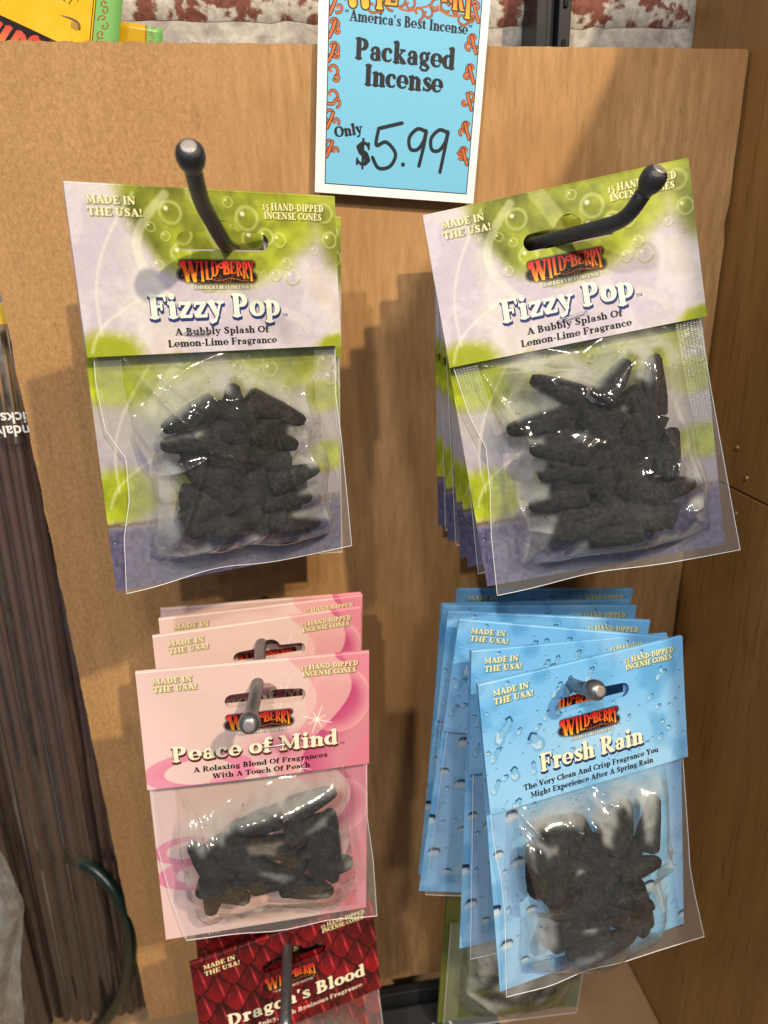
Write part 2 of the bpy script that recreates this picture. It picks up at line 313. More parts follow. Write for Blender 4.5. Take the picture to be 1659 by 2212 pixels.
def art_rain(w, h, back=False):
    c = Canvas(w, h, (118, 188, 244)); u, v = c.uv(); n = noise2(w, h, 3, 12); n2 = noise2(w, h, 7, 99); nf = noise2(w, h, 30, 6)
    o = 1.45 if back else .6
    c.blend((sstep(.0, 1., v/o+.5*(n-.5))*.55).astype(np.float32), C3(172, 214, 244))
    c.blend((sstep(.5, .75, n2)*.35).astype(np.float32), C3(48, 124, 186))
    c.blend((sstep(.5, .3, n)*.25).astype(np.float32), C3(190, 220, 240))
    d = np.hypot((u-.55)/.2, (v-(.35 if not back else 1.))/.12); c.blend((np.clip(1-d, 0, 1)*.45).astype(np.float32), C3(214, 232, 244))
    rs = random.Random(21 if not back else 5)
    def drop(x, y, r, el, a):
        # a water bead: thin dark rim on its upper side, pale body towards the foot, small glint
        el = min(el, 1.3); ca, sa = math.cos(a), math.sin(a)
        wob = rs.uniform(-.3, .3)*r
        P_ = lambda k, s=0.: (x+ca*k*r-sa*s*r+wob*math.sin(k*2), y+sa*k*r+ca*s*r)
        ks = [-el+2*el*i/5 for i in range(6)]
        c.stroke([P_(k) for k in ks], r*.42, C3(50, 118, 176), r*.3, .5, r2=r*.72)
        c.stroke([P_(k) for k in ks], r*.26, C3(142, 196, 232), r*.3, .75, r2=r*.55)
        c.stroke([P_(-el, .5), P_(-el*1.2-.3, 0), P_(-el, -.45)], r*.12, C3(14, 48, 88), r*.12, .8, r2=r*.05)
        c.stroke([P_(el*.4, .5), P_(el+.15, .35), P_(el+.35, 0)], r*.13, C3(226, 236, 240), r*.25, .75, r2=r*.1)
        c.disc(*P_(el*.9, -.1), r*.22, C3(222, 232, 238), r*.3, .6)
    big = [(.10, .22, .035, 1.6, 2.1), (.24, .30, .045, .5, 1.2), (.36, .10, .022, 1.3, 2.2), (.42, .09, .022, 1.4, 1.8), (.47, .12, .02, 1.6, 2.3), (.52, .07, .022, 1.3, 2.1), (.05, .32, .022, 1.3, 2.3), (.13, .42, .032, .5, 1.5), (.22, .42, .02, 1., 1.6), (.04, .46, .02, 1.2, 2.0), (.13, .56, .028, .4, 1.6), (.30, .2, .016, 1., 2.1), (.88, .15, .02, 1.2, 2.6), (.82, .24, .015, .6, 2.3), (.92, .30, .014, .4, 1.), (.63, .22, .012, .4, 1.), (.86, .44, .016, .6, 2.), (.46, .30, .02, .8, 2.)]
    for b in big:
        if not back: drop(*b)
    for i in range(130 if not back else 420):
        r = rs.uniform(.004, .011) if rs.random() < .8 else rs.uniform(.012, .022)
        drop(rs.random(), rs.random()*o, r, rs.uniform(0, .5), rs.uniform(1., 2.4))
    if back:
        for j in range(13):
            x = rs.uniform(.0, .22) if j % 3 else rs.uniform(.78, 1.); y = .48+.08*j+rs.uniform(-.03, .03); r = rs.uniform(.022, .046); k = rs.uniform(.6, 1.1)
            c.stroke([(x-r*.6*k, y+r*.7), (x, y+r*.95), (x+r*.7*k, y+r*.6)], r*.72, C3(146, 194, 230), r*.5, .9, r2=r*.6)
            top = catmull([(x-r*.95*k, y+r*.35), (x-r*.5, y-r*.05), (x+r*.1, y-r*.18*k), (x+r*.6, y), (x+r*.95*k, y+r*.4)], 4)
            c.stroke(top, r*.07, C3(20, 40, 66), r*.15, .85, r2=r*.10); c.stroke([(px_, py_+r*.1) for px_, py_ in top[5:-5]], r*.2, C3(20, 40, 66), r*.15, .9)
            c.stroke([(x-r*.5*k, y+r*.75), (x+r*.5*k, y+r*.62)], r*.26, C3(226, 222, 216), r*.5, .85)
    return c
def art_dragon(w, h, back=False):
    c = Canvas(w, h, (50, 4, 8)); rs = random.Random(3); R_ = .105; rows = int(h/w/(R_*.8))+3
    X_, Y_ = c.uv(); nz = noise2(w, h, 16, 9, 3)
    for j in range(rows, -2, -1):
        for i in range(-1, 7):
            x = (i+.5*(j % 2))*R_*1.62-.05+rs.uniform(-.004, .004); y = j*R_*.8; sh = rs.uniform(.75, 1.15)
            xa, xb, ya, yb = int(max(0, (x-R_)*w)), int(min(w, (x+R_)*w)), int(max(0, (y-R_)*w)), int(min(h, (y+R_*1.25)*w))
            if xb <= xa or yb <= ya: continue
            U = (X_[ya:yb, xa:xb]-x)/R_; V = (Y_[ya:yb, xa:xb]-y)/R_
            half = .86*np.sqrt(np.clip(1-np.clip((V+.1)/1.25, -1, 1)**2, 0, 1))**1.25*np.where(V < 0, 1.02, 1-.18*V)
            d = half-np.abs(U); m = sstep(-.02, .03, d)*(V > -.9)
            rim = sstep(.16, .02, d)
            base = (C3(126, 14, 22)[None, None]*sh*(.55+.55*np.clip(.4+.5*V, 0, 1)+.5*(nz[ya:yb, xa:xb]-.5))[..., None]).astype(np.float32)
            hl = np.exp(-((U-.12-.2*V)/.05)**2)*np.clip(.9-np.abs(V-.35), 0, 1)+.6*np.exp(-((U+.35)/.05)**2)*np.clip(.5-np.abs(V-.1), 0, 1)
            base += hl[..., None]*C3(150, 80, 80)*.8; base *= (1-.75*rim)[..., None]
            r = c.a[ya:yb, xa:xb]; r += m[..., None].astype(np.float32)*(base-r)
    return c
def art_olive(w, h, back=False):
    c = Canvas(w, h, (98, 112, 40)); n = noise2(w, h, 5, 44)
    c.blend((sstep(.4, .7, n)*.6).astype(np.float32), C3(104, 104, 52)); c.blend((sstep(.55, .3, n)*.5).astype(np.float32), C3(50, 62, 20))
    return c
def art_sign(w, h):
    c = Canvas(w, h, (236, 236, 240)); H_ = h/w
    u, v = c.uv(); x0, x1, y0, y1 = .058, .952, .07, H_-.05
    ins = ((u > x0) & (u < x1) & (v > y0) & (v < y1)).astype(np.float32)
    ins2 = ((u > x0+.005) & (u < x1-.005) & (v > y0+.005) & (v < y1-.005)).astype(np.float32)
    c.blend(ins, C3(12, 14, 34)); c.blend(ins2, C3(116, 190, 226))
    Y = lambda fr: H_-fr                              # distance up from the foot of the sign
    rs = random.Random(11)
    orn, edge = C3(206, 106, 48), C3(60, 24, 14)
    for side in (0, 1):
        yy = .14; big = 0
        while yy < H_-.15:
            x = (x0+.028) if side == 0 else (x1-.035)
            d = 1 if side == 0 else -1
            r = rs.uniform(.034, .052)
            a = math.pi*.5 if side == 0 else math.pi*.5
            if not (side == 1 and yy > Y(.2)):
                curl(c, x, yy, r, a+rs.uniform(-.6, .6), d*rs.choice((-1, 1)), orn, .0066, edge)
                curl(c, x+d*.028, yy+.035, r*.55, rs.uniform(0, 6), -d, orn, .0058, edge)
                if rs.random() < .7: c.stroke([(x-d*.02, yy+.07), (x-d*.002, yy+.03), (x+d*.012, yy-.01)], .012, edge); c.stroke([(x-d*.02, yy+.07), (x-d*.002, yy+.03), (x+d*.012, yy-.01)], .007, orn)
            yy += rs.uniform(.1, .17)
    for side in (0, 1):                                # keep the white margin and rule clean
        m = (u < x0) if side == 0 else (u > x1)
        c.blend(m.astype(np.float32), C3(236, 236, 240))
        m = ((u > x0) & (u < x0+.005)) if side == 0 else ((u < x1) & (u > x1-.005)); c.blend((m & (v > y0) & (v < y1)).astype(np.float32), C3(12, 14, 34))
    logo(c, .13, Y(1.265), .78, .31, False)
    K = C3(14, 18, 30)
    c.text('"', .15, Y(.915), .075, K, 0); c.text("America's Best Incense", .178, Y(.912), .08, K, .3, width=.70, weight=1.1); c.text('"', .88, Y(.91), .075, K, 0)
    c.text('Packaged', .215, Y(.725), .155, K, .3, width=.60, weight=1.25)
    c.text('Incense', .275, Y(.595), .155, K, .3, width=.475, weight=1.25)
    c.text('Only', .115, Y(.305), .085, K, -12, width=.17, weight=1.3)
    c.text('$', .235, Y(.165), .19, K, 0, wid=.95, weight=1.25)
    def pen(pts, r=.0105): c.stroke(catmull(pts), r, C3(10, 26, 36))
    ox, oy, S = .345, Y(.375), 1.
    pen([(ox+.17, oy-.04), (ox+.10, oy-.02), (ox+.03, oy+.0)]); pen([(ox+.03, oy), (ox+.02, oy+.09), (ox+.08, oy+.07), (ox+.14, oy+.13), (ox+.11, oy+.2), (ox+.04, oy+.215), (ox+.0, oy+.16)])
    c.disc(ox+.19, oy+.185, .0125, C3(10, 26, 36))
    for qx, qy in ((.235, .005), (.37, .0)):
        a, b = ox+qx, oy+qy
        pen([(a+.075, b-.015), (a+.03, b-.02), (a-.015, b+.03), (a-.005, b+.09), (a+.04, b+.09), (a+.075, b+.04), (a+.085, b-.015)])
        pen([(a+.088, b-.01), (a+.075, b+.08), (a+.055, b+.18+.03*(qx > .3))])
    return c
def catmull(p, n=8):
    p = [p[0]]+list(p)+[p[-1]]; o = []
    for i in range(1, len(p)-2):
        for k in range(n):
            t = k/n; a, b, c_, d = p[i-1], p[i], p[i+1], p[i+2]
            o.append(tuple(.5*((2*b[j])+(-a[j]+c_[j])*t+(2*a[j]-5*b[j]+4*c_[j]-d[j])*t*t+(-a[j]+3*b[j]-3*c_[j]+d[j])*t**3) for j in (0, 1)))
    o.append(p[-2]); return o
def art_yellow(w, h):
    c = Canvas(w, h, (232, 186, 28)); n = noise2(w, h, 4, 77)
    c.blend((sstep(.45, .7, n)*.35).astype(np.float32), C3(240, 206, 90))
    u, v = c.uv(); c.blend((u > .83).astype(np.float32), C3(128, 190, 110)); 
    c.blend(((u > .815) & (u < .822)).astype(np.float32), C3(60, 30, 10)); c.blend(((u > .83) & (u < .836)).astype(np.float32), C3(60, 30, 10))
    rs = random.Random(2)
    for i in range(12): curl(c, .87+.03*rs.random(), .03+.055*i, .03, rs.uniform(0, 6), rs.choice((-1, 1)), C3(150, 96, 50), .006)
    return c
# ---------------------------------------------------------------- helpers
COL = scene.collection
def tag(o, label=None, cat=None, group=None, kind=None):
    if label: o['label'] = label
    if cat: o['category'] = cat
    if group: o['group'] = group
    if kind: o['kind'] = kind
    return o
def link(name, me, mats=(), parent=None, smooth=False, mw=None):
    o = bpy.data.objects.new(name, me); COL.objects.link(o)
    if parent is not None: o.parent = parent
    for mt in (mats if isinstance(mats, (list, tuple)) else [mats]):
        if mt and mt.name not in [k.name for k in me.materials if k]: me.materials.append(mt)
    if smooth:
        for p in me.polygons: p.use_smooth = True
    if mw is not None: o.matrix_world = mw
    return o
def mesh(name, v, f, uv=None, mi=None):
    me = bpy.data.meshes.new(name); me.from_pydata([tuple(map(float, q)) for q in v], [], [tuple(q) for q in f])
    if uv is not None:
        l = me.uv_layers.new(name='UVMap'); d = np.array([uv[i] for p in f for i in p], np.float32)
        l.data.foreach_set('uv', d.ravel())
    if mi is not None: me.polygons.foreach_set('material_index', mi)
    me.update(); return me
def empty(name, loc=(0, 0, 0), mw=None):
    o = bpy.data.objects.new(name, None); COL.objects.link(o); o.empty_display_size = .01
    if mw is not None: o.matrix_world = mw
    else: o.location = loc
    return o
def bm_mesh(name, bm):
    me = bpy.data.meshes.new(name); bm.to_mesh(me); bm.free(); return me
def catmull3(p, n=6):
    p = [np.array(q, float) for q in p]; p = [p[0]]+p+[p[-1]]; o = []
    for i in range(1, len(p)-2):
        for k in range(n):
            t = k/n; a, b, c, d = p[i-1], p[i], p[i+1], p[i+2]
            o.append(.5*((2*b)+(-a+c)*t+(2*a-5*b+4*c-d)*t*t+(-a+3*b-3*c+d)*t**3))
    return o+[p[-2]]
def box_mesh(name, x0, x1, y0, y1, z0, z1, bev=0., segs=2):
    bm = bmesh.new(); bmesh.ops.create_cube(bm, size=1)
    for v in bm.verts: v.co = Vector(((x0+x1)/2+v.co.x*(x1-x0), (y0+y1)/2+v.co.y*(y1-y0), (z0+z1)/2+v.co.z*(z1-z0)))
    if bev: bmesh.ops.bevel(bm, geom=bm.edges[:], offset=bev, segments=segs, affect='EDGES', profile=.5)
    return bm_mesh(name, bm)
def tube_mesh(name, pts, rad, n=20, cap=True):
    pts = [Vector(p) for p in pts]; rad = rad if isinstance(rad, (list, tuple)) else [rad]*len(pts)
    v, f = [], []; prev = None
    for i, p in enumerate(pts):
        t = (pts[min(i+1, len(pts)-1)]-pts[max(i-1, 0)]).normalized()
        if prev is None: u = t.orthogonal().normalized()
        else: u = (prev-t*prev.dot(t)).normalized()
        prev = u; w = t.cross(u)
        for k in range(n):
            a = 2*math.pi*k/n; v.append(p+(u*math.cos(a)+w*math.sin(a))*rad[i])
    for i in range(len(pts)-1):
        for k in range(n): f.append((i*n+k, i*n+(k+1) % n, (i+1)*n+(k+1) % n, (i+1)*n+k))
    if cap: f.append(tuple(range(n))[::-1]); f.append(tuple((len(pts)-1)*n+k for k in range(n)))
    return mesh(name, v, f)
# ---------------------------------------------------------------- materials
class NT:
    def __init__(s, name):
        s.m = bpy.data.materials.new(name); s.m.use_nodes = True; s.t = s.m.node_tree; s.n = s.t.nodes; s.l = s.t.links
        s.b = s.n['Principled BSDF']; s.out = s.n['Material Output']
    def N(s, kind, **kw):
        n = s.n.new(kind)
        for k, v in kw.items():
            if k in n.inputs or isinstance(k, int): n.inputs[k].default_value = v
            else: setattr(n, k, v)
        return n
    def L(s, a, b): s.l.new(a, b)
    def coord(s, which='Object', scale=(1, 1, 1), rot=(0, 0, 0)):
        tc = s.n.new('ShaderNodeTexCoord'); mp = s.n.new('ShaderNodeMapping'); mp.inputs['Scale'].default_value = scale; mp.inputs['Rotation'].default_value = rot
        s.L(tc.outputs[which], mp.inputs[0]); return mp.outputs[0]
    def noise(s, co, scale, detail=4, rough=.55, dist=0.):
        n = s.n.new('ShaderNodeTexNoise'); n.inputs['Scale'].default_value = scale; n.inputs['Detail'].default_value = detail; n.inputs['Roughness'].default_value = rough; n.inputs['Distortion'].default_value = dist
        s.L(co, n.inputs['Vector']); return n.outputs['Fac']
    def ramp(s, fac, *stops):
        r = s.n.new('ShaderNodeValToRGB'); e = r.color_ramp.elements
        while len(e) < len(stops): e.new(.5)
        for k, (p, c) in enumerate(stops): e[k].position = p; e[k].color = (*c, 1) if len(c) == 3 else c
        s.L(fac, r.inputs[0]); return r.outputs[0]
    def mix(s, fac, a, b, mode='MIX'):
        n = s.n.new('ShaderNodeMix'); n.data_type = 'RGBA'; n.blend_type = mode
        for sock, v in ((n.inputs[0], fac), (n.inputs[6], a), (n.inputs[7], b)):
            if isinstance(v, (int, float)): sock.default_value = v
            elif isinstance(v, tuple): sock.default_value = (*v, 1)
            else: s.L(v, sock)
        return n.outputs[2]
    def math(s, op, a, b=0.):
        n = s.n.new('ShaderNodeMath'); n.operation = op
        for sock, v in ((n.inputs[0], a), (n.inputs[1], b)):
            if isinstance(v, (int, float)): sock.default_value = v
            else: s.L(v, sock)
        return n.outputs[0]
    def bump(s, h, dist, strength=1.):
        n = s.n.new('ShaderNodeBump'); n.inputs['Distance'].default_value = dist; n.inputs['Strength'].default_value = strength
        s.L(h, n.inputs['Height']); return n.outputs[0]
    def set(s, **kw):
        for k, v in kw.items():
            k = k.replace('_', ' ')
            if isinstance(v, (int, float)): s.b.inputs[k].default_value = v
            elif isinstance(v, tuple): s.b.inputs[k].default_value = (*v, 1)
            else: s.L(v, s.b.inputs[k])
        return s.m
BW = ((0, (0, 0, 0)), (1, (1, 1, 1)))
def mat_simple(name, col, rough=.5, metal=0., nscale=40, var=.15, bump=0.):
    q = NT(name); co = q.coord(); n = q.noise(co, nscale)
    c = q.mix(n, tuple(x*(1-var) for x in col), tuple(min(1, x*(1+var)) for x in col))
    kw = dict(Base_Color=c, Roughness=rough, Metallic=metal)
    if bump: kw['Normal'] = q.bump(q.noise(co, nscale*6), bump)
    return q.set(**kw)
def mat_board():
    q = NT('birch_plywood'); co = q.coord(scale=(1, 1, .14)); c0 = q.coord()
    n1 = q.noise(co, 34, 6, .68, .25); n2 = q.noise(co, 240, 4, .6); n3 = q.noise(c0, 7, 3)
    base = q.ramp(n1, (.28, (.32, .174, .066)), (.5, (.405, .236, .101)), (.72, (.475, .290, .137)))
    fine = q.ramp(n2, (.35, (.78, .74, .70)), (.62, (1.06, 1.04, 1.02)))
    c = q.mix(1., base, fine, 'MULTIPLY')
    # short dark pores
    pv = q.noise(q.coord(scale=(1, 1, .22)), 700, 2, .5); c = q.mix(q.ramp(pv, (.60, (0, 0, 0)), (.72, (.55, .55, .55))), c, (.20, .10, .04))
    # sparse knots
    vo = q.n.new('ShaderNodeTexVoronoi'); vo.inputs['Scale'].default_value = 13; q.L(q.coord(scale=(1.5, .0, .8)), vo.inputs['Vector'])
    c = q.mix(q.ramp(vo.outputs['Distance'], (.025, (.75, .75, .75)), (.075, (0, 0, 0))), c, (.16, .075, .03))
    c = q.mix(q.ramp(n3, (.42, (0, 0, 0)), (.66, (.75, .75, .75))), c, (.315, .158, .054))
    # the torn, fuzzy left side: coarse furry grain
    sx = q.n.new('ShaderNodeSeparateXYZ'); q.L(c0, sx.inputs[0])
    fz = q.ramp(q.math('ADD', sx.outputs['X'], q.math('MULTIPLY', n3, .08)), (.0, (1, 1, 1)), (.06, (0, 0, 0)))
    hair = q.noise(q.coord(scale=(1, 1, .62), rot=(0, .2, 0)), 520, 6, .72, .5)
    furry = q.ramp(hair, (.30, (.23, .115, .038)), (.5, (.370, .212, .088)), (.70, (.55, .33, .14)))
    c = q.mix(q.mix(1., fz, (.52, .52, .52), 'MULTIPLY'), c, furry)
    h = q.mix(fz, n2, hair)
    return q.set(Base_Color=c, Roughness=.62, Normal=q.bump(h, .0009, .55), **{'Specular_IOR_Level': .3})
def mat_oak():
    q = NT('varnished_oak'); co = q.coord(scale=(1, 1, .07)); n1 = q.noise(co, 30, 4, .55, .35); n2 = q.noise(co, 330, 3, .6); n3 = q.noise(q.coord(scale=(1, 1, .3)), 5, 3)
    c = q.ramp(n1, (.25, (.23, .115, .030)), (.5, (.30, .155, .044)), (.75, (.37, .20, .064)))
    c = q.mix(q.ramp(n2, (.54, (0, 0, 0)), (.70, (.6, .6, .6))), c, (.12, .052, .014))
    c = q.mix(q.ramp(n3, (.4, (0, 0, 0)), (.7, (.6, .6, .6))), c, (.21, .10, .026))
    return q.set(Base_Color=c, Roughness=.36, Normal=q.bump(n2, .0003, .4))
def mat_brick():
    q = NT('whitewashed_brick'); co = q.coord(); oi = q.n.new('ShaderNodeObjectInfo')
    n = q.noise(co, 70, 6, .62, .3); n2 = q.noise(co, 260, 4, .6)
    red = q.ramp(n2, (.3, (.12, .034, .022)), (.7, (.24, .085, .055)))
    wh = q.ramp(n2, (.3, (.36, .32, .27)), (.7, (.64, .60, .53)))
    k = q.ramp(n, (.47, (0, 0, 0)), (.53, (1, 1, 1)))
    return q.set(Base_Color=q.mix(k, red, wh), Roughness=.85, Normal=q.bump(q.mix(.5, n, n2), .0009, .6))
def mat_mortar():
    q = NT('whitewashed_mortar'); co = q.coord(); n = q.noise(co, 90, 6, .65, .4); n2 = q.noise(co, 300, 4)
    return q.set(Base_Color=q.ramp(n, (.3, (.20, .17, .15)), (.5, (.36, .33, .30)), (.7, (.52, .49, .44))), Roughness=.9, Normal=q.bump(q.mix(.6, n, n2), .0012, .7))
def image(name, c):
    im = bpy.data.images.new(name, c.w, c.h, alpha=False)
    a = np.ones((c.h, c.w, 4), np.float32); a[..., :3] = np.clip(c.a, 0, 1)[::-1]
    im.pixels.foreach_set(a.ravel()); im.update(); im.pack(); return im
def mat_print(name, c, rough=.38, dim=.78):
    q = NT(name); tx = q.n.new('ShaderNodeTexImage'); tx.image = image(name, c); tx.extension = 'EXTEND'
    uv = q.n.new('ShaderNodeTexCoord'); q.L(uv.outputs['UV'], tx.inputs[0])
    n = q.noise(q.coord(), 900, 3)
    geo = q.n.new('ShaderNodeNewGeometry')
    col = q.mix(1., tx.outputs[0], (dim, dim, dim), 'MULTIPLY')
    return q.set(Base_Color=col, Roughness=rough, Normal=q.bump(n, .00012, .35), **{'Specular_IOR_Level': .32})
def schlick(q, k):
    # film reflects alike from both of its sides
    g = q.n.new('ShaderNodeNewGeometry'); d = q.n.new('ShaderNodeVectorMath'); d.operation = 'DOT_PRODUCT'
    q.L(g.outputs['Normal'], d.inputs[0]); q.L(g.outputs['Incoming'], d.inputs[1])
    c = q.math('SUBTRACT', 1., q.math('ABSOLUTE', d.outputs['Value']))
    return q.math('MULTIPLY', q.math('ADD', .045, q.math('MULTIPLY', q.math('POWER', c, 5.), .9)), k)
def mat_film(name, milk=.16, tint=(.96, .97, .965), gap=True):
    """clear packing film: lets most light through, a little milky, sharp reflections"""
    q = NT(name); co = q.coord(); q.n.remove(q.b)
    tr = q.n.new('ShaderNodeBsdfTransparent'); tr.inputs[0].default_value = (*tint, 1)
    df = q.n.new('ShaderNodeBsdfDiffuse'); df.inputs[0].default_value = (.60, .62, .60, 1)
    tl = q.n.new('ShaderNodeBsdfTranslucent'); tl.inputs[0].default_value = (.82, .84, .84, 1)
    ad = q.n.new('ShaderNodeMixShader'); ad.inputs[0].default_value = .4; q.L(df.outputs[0], ad.inputs[1]); q.L(tl.outputs[0], ad.inputs[2])
    n = q.noise(co, 60, 4, .6, .8)
    mk = q.n.new('ShaderNodeMapRange'); mk.inputs['From Min'].default_value = .35; mk.inputs['From Max'].default_value = .7; mk.inputs['To Min'].default_value = milk*.55; mk.inputs['To Max'].default_value = milk*1.4
    q.L(n, mk.inputs[0]); mko = mk.outputs[0]
    if gap:      # film lying against what is inside looks clear, film standing off it looks milky
        at = q.n.new('ShaderNodeAttribute'); at.attribute_name = 'haze'
        fine = q.noise(co, 420, 4, .6)
        gp = q.math('ADD', at.outputs['Fac'], q.math('MULTIPLY', q.math('SUBTRACT', fine, .5), .25))
        gp.node.use_clamp = True
        mko = q.math('MULTIPLY', mko, q.math('ADD', .03, q.math('MULTIPLY', gp, 1.3)))
    # black dust from the cones clinging to the film
    df2 = q.n.new('ShaderNodeBsdfDiffuse'); df2.inputs[0].default_value = (.012, .012, .013, 1)
    vo = q.n.new('ShaderNodeTexVoronoi'); vo.inputs['Scale'].default_value = 520; q.L(co, vo.inputs['Vector'])
    dust = q.math('MULTIPLY', q.math('LESS_THAN', vo.outputs['Distance'], .20), q.math('GREATER_THAN', q.noise(co, 75, 3), .60))
    m1 = q.n.new('ShaderNodeMixShader'); q.L(mko, m1.inputs[0]); q.L(tr.outputs[0], m1.inputs[1]); q.L(ad.outputs[0], m1.inputs[2])
    if gap:
        m0 = q.n.new('ShaderNodeMixShader'); q.L(q.math('MULTIPLY', dust, .75), m0.inputs[0]); q.L(m1.outputs[0], m0.inputs[1]); q.L(df2.outputs[0], m0.inputs[2]); m1 = m0
    gl = q.n.new('ShaderNodeBsdfGlossy'); gl.inputs['Roughness'].default_value = .09
    bp = q.bump(q.noise(co, 120, 1, .4, 1.), .0006, .10); q.L(bp, gl.inputs['Normal'])
    m2 = q.n.new('ShaderNodeMixShader'); q.L(schlick(q, 1.4), m2.inputs[0]); q.L(m1.outputs[0], m2.inputs[1]); q.L(gl.outputs[0], m2.inputs[2])
    q.L(m2.outputs[0], q.out.inputs[0]); return q.m
def mat_seal():
    """heat-sealed margin: crimped by fine parallel ribs"""
    q = NT('crimped_film_seal'); q.n.remove(q.b)
    uv = q.n.new('ShaderNodeTexCoord'); mp = q.n.new('ShaderNodeMapping'); mp.inputs['Scale'].default_value = (75, 110, 1); q.L(uv.outputs['UV'], mp.inputs[0])
    ck = q.n.new('ShaderNodeTexVoronoi'); ck.inputs['Scale'].default_value = 1.; ck.inputs['Randomness'].default_value = .25; q.L(mp.outputs[0], ck.inputs['Vector'])
    tr = q.n.new('ShaderNodeBsdfTransparent'); tr.inputs[0].default_value = (.97, .97, .98, 1)
    df = q.n.new('ShaderNodeBsdfDiffuse'); df.inputs[0].default_value = (.8, .82, .84, 1)
    m1 = q.n.new('ShaderNodeMixShader'); m1.inputs[0].default_value = .09; q.L(tr.outputs[0], m1.inputs[1]); q.L(df.outputs[0], m1.inputs[2])
    gl = q.n.new('ShaderNodeBsdfGlossy'); gl.inputs['Roughness'].default_value = .24
    bp = q.bump(ck.outputs['Distance'], .0008, .4); q.L(bp, gl.inputs['Normal'])
    m2 = q.n.new('ShaderNodeMixShader'); q.L(schlick(q, 1.3), m2.inputs[0]); q.L(m1.outputs[0], m2.inputs[1]); q.L(gl.outputs[0], m2.inputs[2])
    q.L(m2.outputs[0], q.out.inputs[0]); return q.m
def mat_cone():
    q = NT('charcoal_incense'); co = q.coord(); oi = q.n.new('ShaderNodeObjectInfo'); co = q.coord(scale=(1, 1, 3.6)); n = q.noise(co, 2.6, 6, .72, .3); n2 = q.noise(co, 9, 5, .75)
    return q.set(Base_Color=q.mix(q.math('MULTIPLY', oi.outputs['Random'], .6), q.ramp(q.mix(.6, n, n2), (.38, (.004, .004, .005)), (.52, (.014, .014, .015)), (.64, (.075, .070, .068))), (.018, .016, .015)), Roughness=.95, Normal=q.bump(q.mix(.65, n, n2), .0009, .8), **{'Specular_IOR_Level': .2})
M_BOARD, M_OAK, M_BRICK, M_MORTAR = mat_board(), mat_oak(), mat_brick(), mat_mortar()
M_STEEL = mat_simple('dark_powder_steel', (.052, .056, .062), .34, .75, 300, .35, .0003)
M_STEEL2 = mat_simple('bright_worn_steel', (.20, .21, .225), .36, .85, 300, .25)
M_TIP = mat_simple('worn_bare_steel', (.42, .38, .36), .45, .8, 400, .35, .00012)
M_BLACK = mat_simple('black_metal', (.012, .013, .016), .4, .3)
M_BLACKBOX = mat_simple('black_plastic', (.022, .023, .026), .5)
M_SHELF = mat_simple('pale_shelf_wood', (.32, .20, .105), .5, 0, 14, .25, .0004)
M_FILM = mat_film('clear_film', .38)
M_FILM2 = mat_film('frosted_film', .30, (.93, .92, .90))
M_SLEEVE = mat_film('sleeve_film', .03, (.92, .90, .89), False)
M_SEAL = mat_seal()
M_RIM = mat_simple('film_cut_edge', (.75, .77, .8), .25)
M_CONE = mat_cone()
M_STAPLE = mat_simple('staple_wire', (.6, .58, .55), .3, .9)
M_PAPER = mat_simple('white_card_back', (.62, .60, .58), .6)
M_STICK = mat_simple('brown_incense_paste', (.050, .019, .012), .8, 0, 1.5, .35)
M_BAMBOO = mat_simple('bamboo_stick_end', (.42, .27, .13), .6, 0, 200)
M_GREEN = mat_simple('dark_green_coating', (.003, .012, .009), .32, 0, 200, .4)
M_TEXT = mat_simple('white_print', (.75, .75, .74), .5)
print('materials', time.time()-T0)
# ---------------------------------------------------------------- the setting
def board_mesh():
    # outline with a slightly torn, furry left and top edge
    rs = random.Random(5); x0, x1, z0, z1 = -.139, .2657, .9385, 1.598; pts = []
    n = 150
    for i in range(n): pts.append((x0+rs.gauss(0, .00013)+.0002*math.sin(i*.7), z0+(z1-z0)*i/n))
    for i in range(n):
        x = x0+(x1-x0)*i/n; pts.append((x, z1+(rs.gauss(0, .00022) if x < .04 else rs.gauss(0, .00008))))
    pts += [(x1-.001, z1), (x1, z1-.002)]
    for i in range(1, 60): pts.append((x1+rs.gauss(0, .00012)-(.0012 if i == 8 else 0), z1+(z0-z1)*i/60))
    pts.append((x1, z0))
    bm = bmesh.new(); vs = [bm.verts.new((x, 0, z)) for x, z in pts]; f = bm.faces.new(vs); bm.normal_update()
    if f.normal.y > 0: f.normal_flip()
    ex = bmesh.ops.extrude_face_region(bm, geom=[f])
    for e in ex['geom']:
        if isinstance(e, bmesh.types.BMVert): e.co.y += .0065
    bmesh.ops.recalc_face_normals(bm, faces=bm.faces[:]); bmesh.ops.triangulate(bm, faces=[q for q in bm.faces if len(q.verts) > 4])
    return bm_mesh('plywood_board', bm)
bd = link('plywood_board', board_mesh(), M_BOARD)
tag(bd, 'birch plywood board behind the hanging packs, furry torn edge at its left', 'board')
# loose splinters along the torn edge (part of the board)
v, f = [], []; rs = random.Random(9)
for i in range(420):
    if i < 230: p = Vector((-.139, rs.uniform(0, .004), rs.uniform(.95, 1.59))); d = Vector((-rs.uniform(.2, 1), -rs.uniform(0, .6), rs.uniform(-.6, .6)))
    else: p = Vector((rs.uniform(-.139, .03), rs.uniform(0, .004), 1.5975)); d = Vector((rs.uniform(-.7, .7), -rs.uniform(0, .6), rs.uniform(.3, 1)))
    d = d.normalized()*rs.uniform(.0008, .0024); s = d.cross(Vector((0, 1, .3))).normalized()*.00014; b = Vector((0, .0002, 0))
    k = len(v); v += [p-s, p+s, p+b, p+d]; f += [(k, k+1, k+3), (k+1, k+2, k+3), (k+2, k, k+3)]
tag(link('splinters', mesh('splinters', v, f), M_BOARD, bd), kind='stuff')
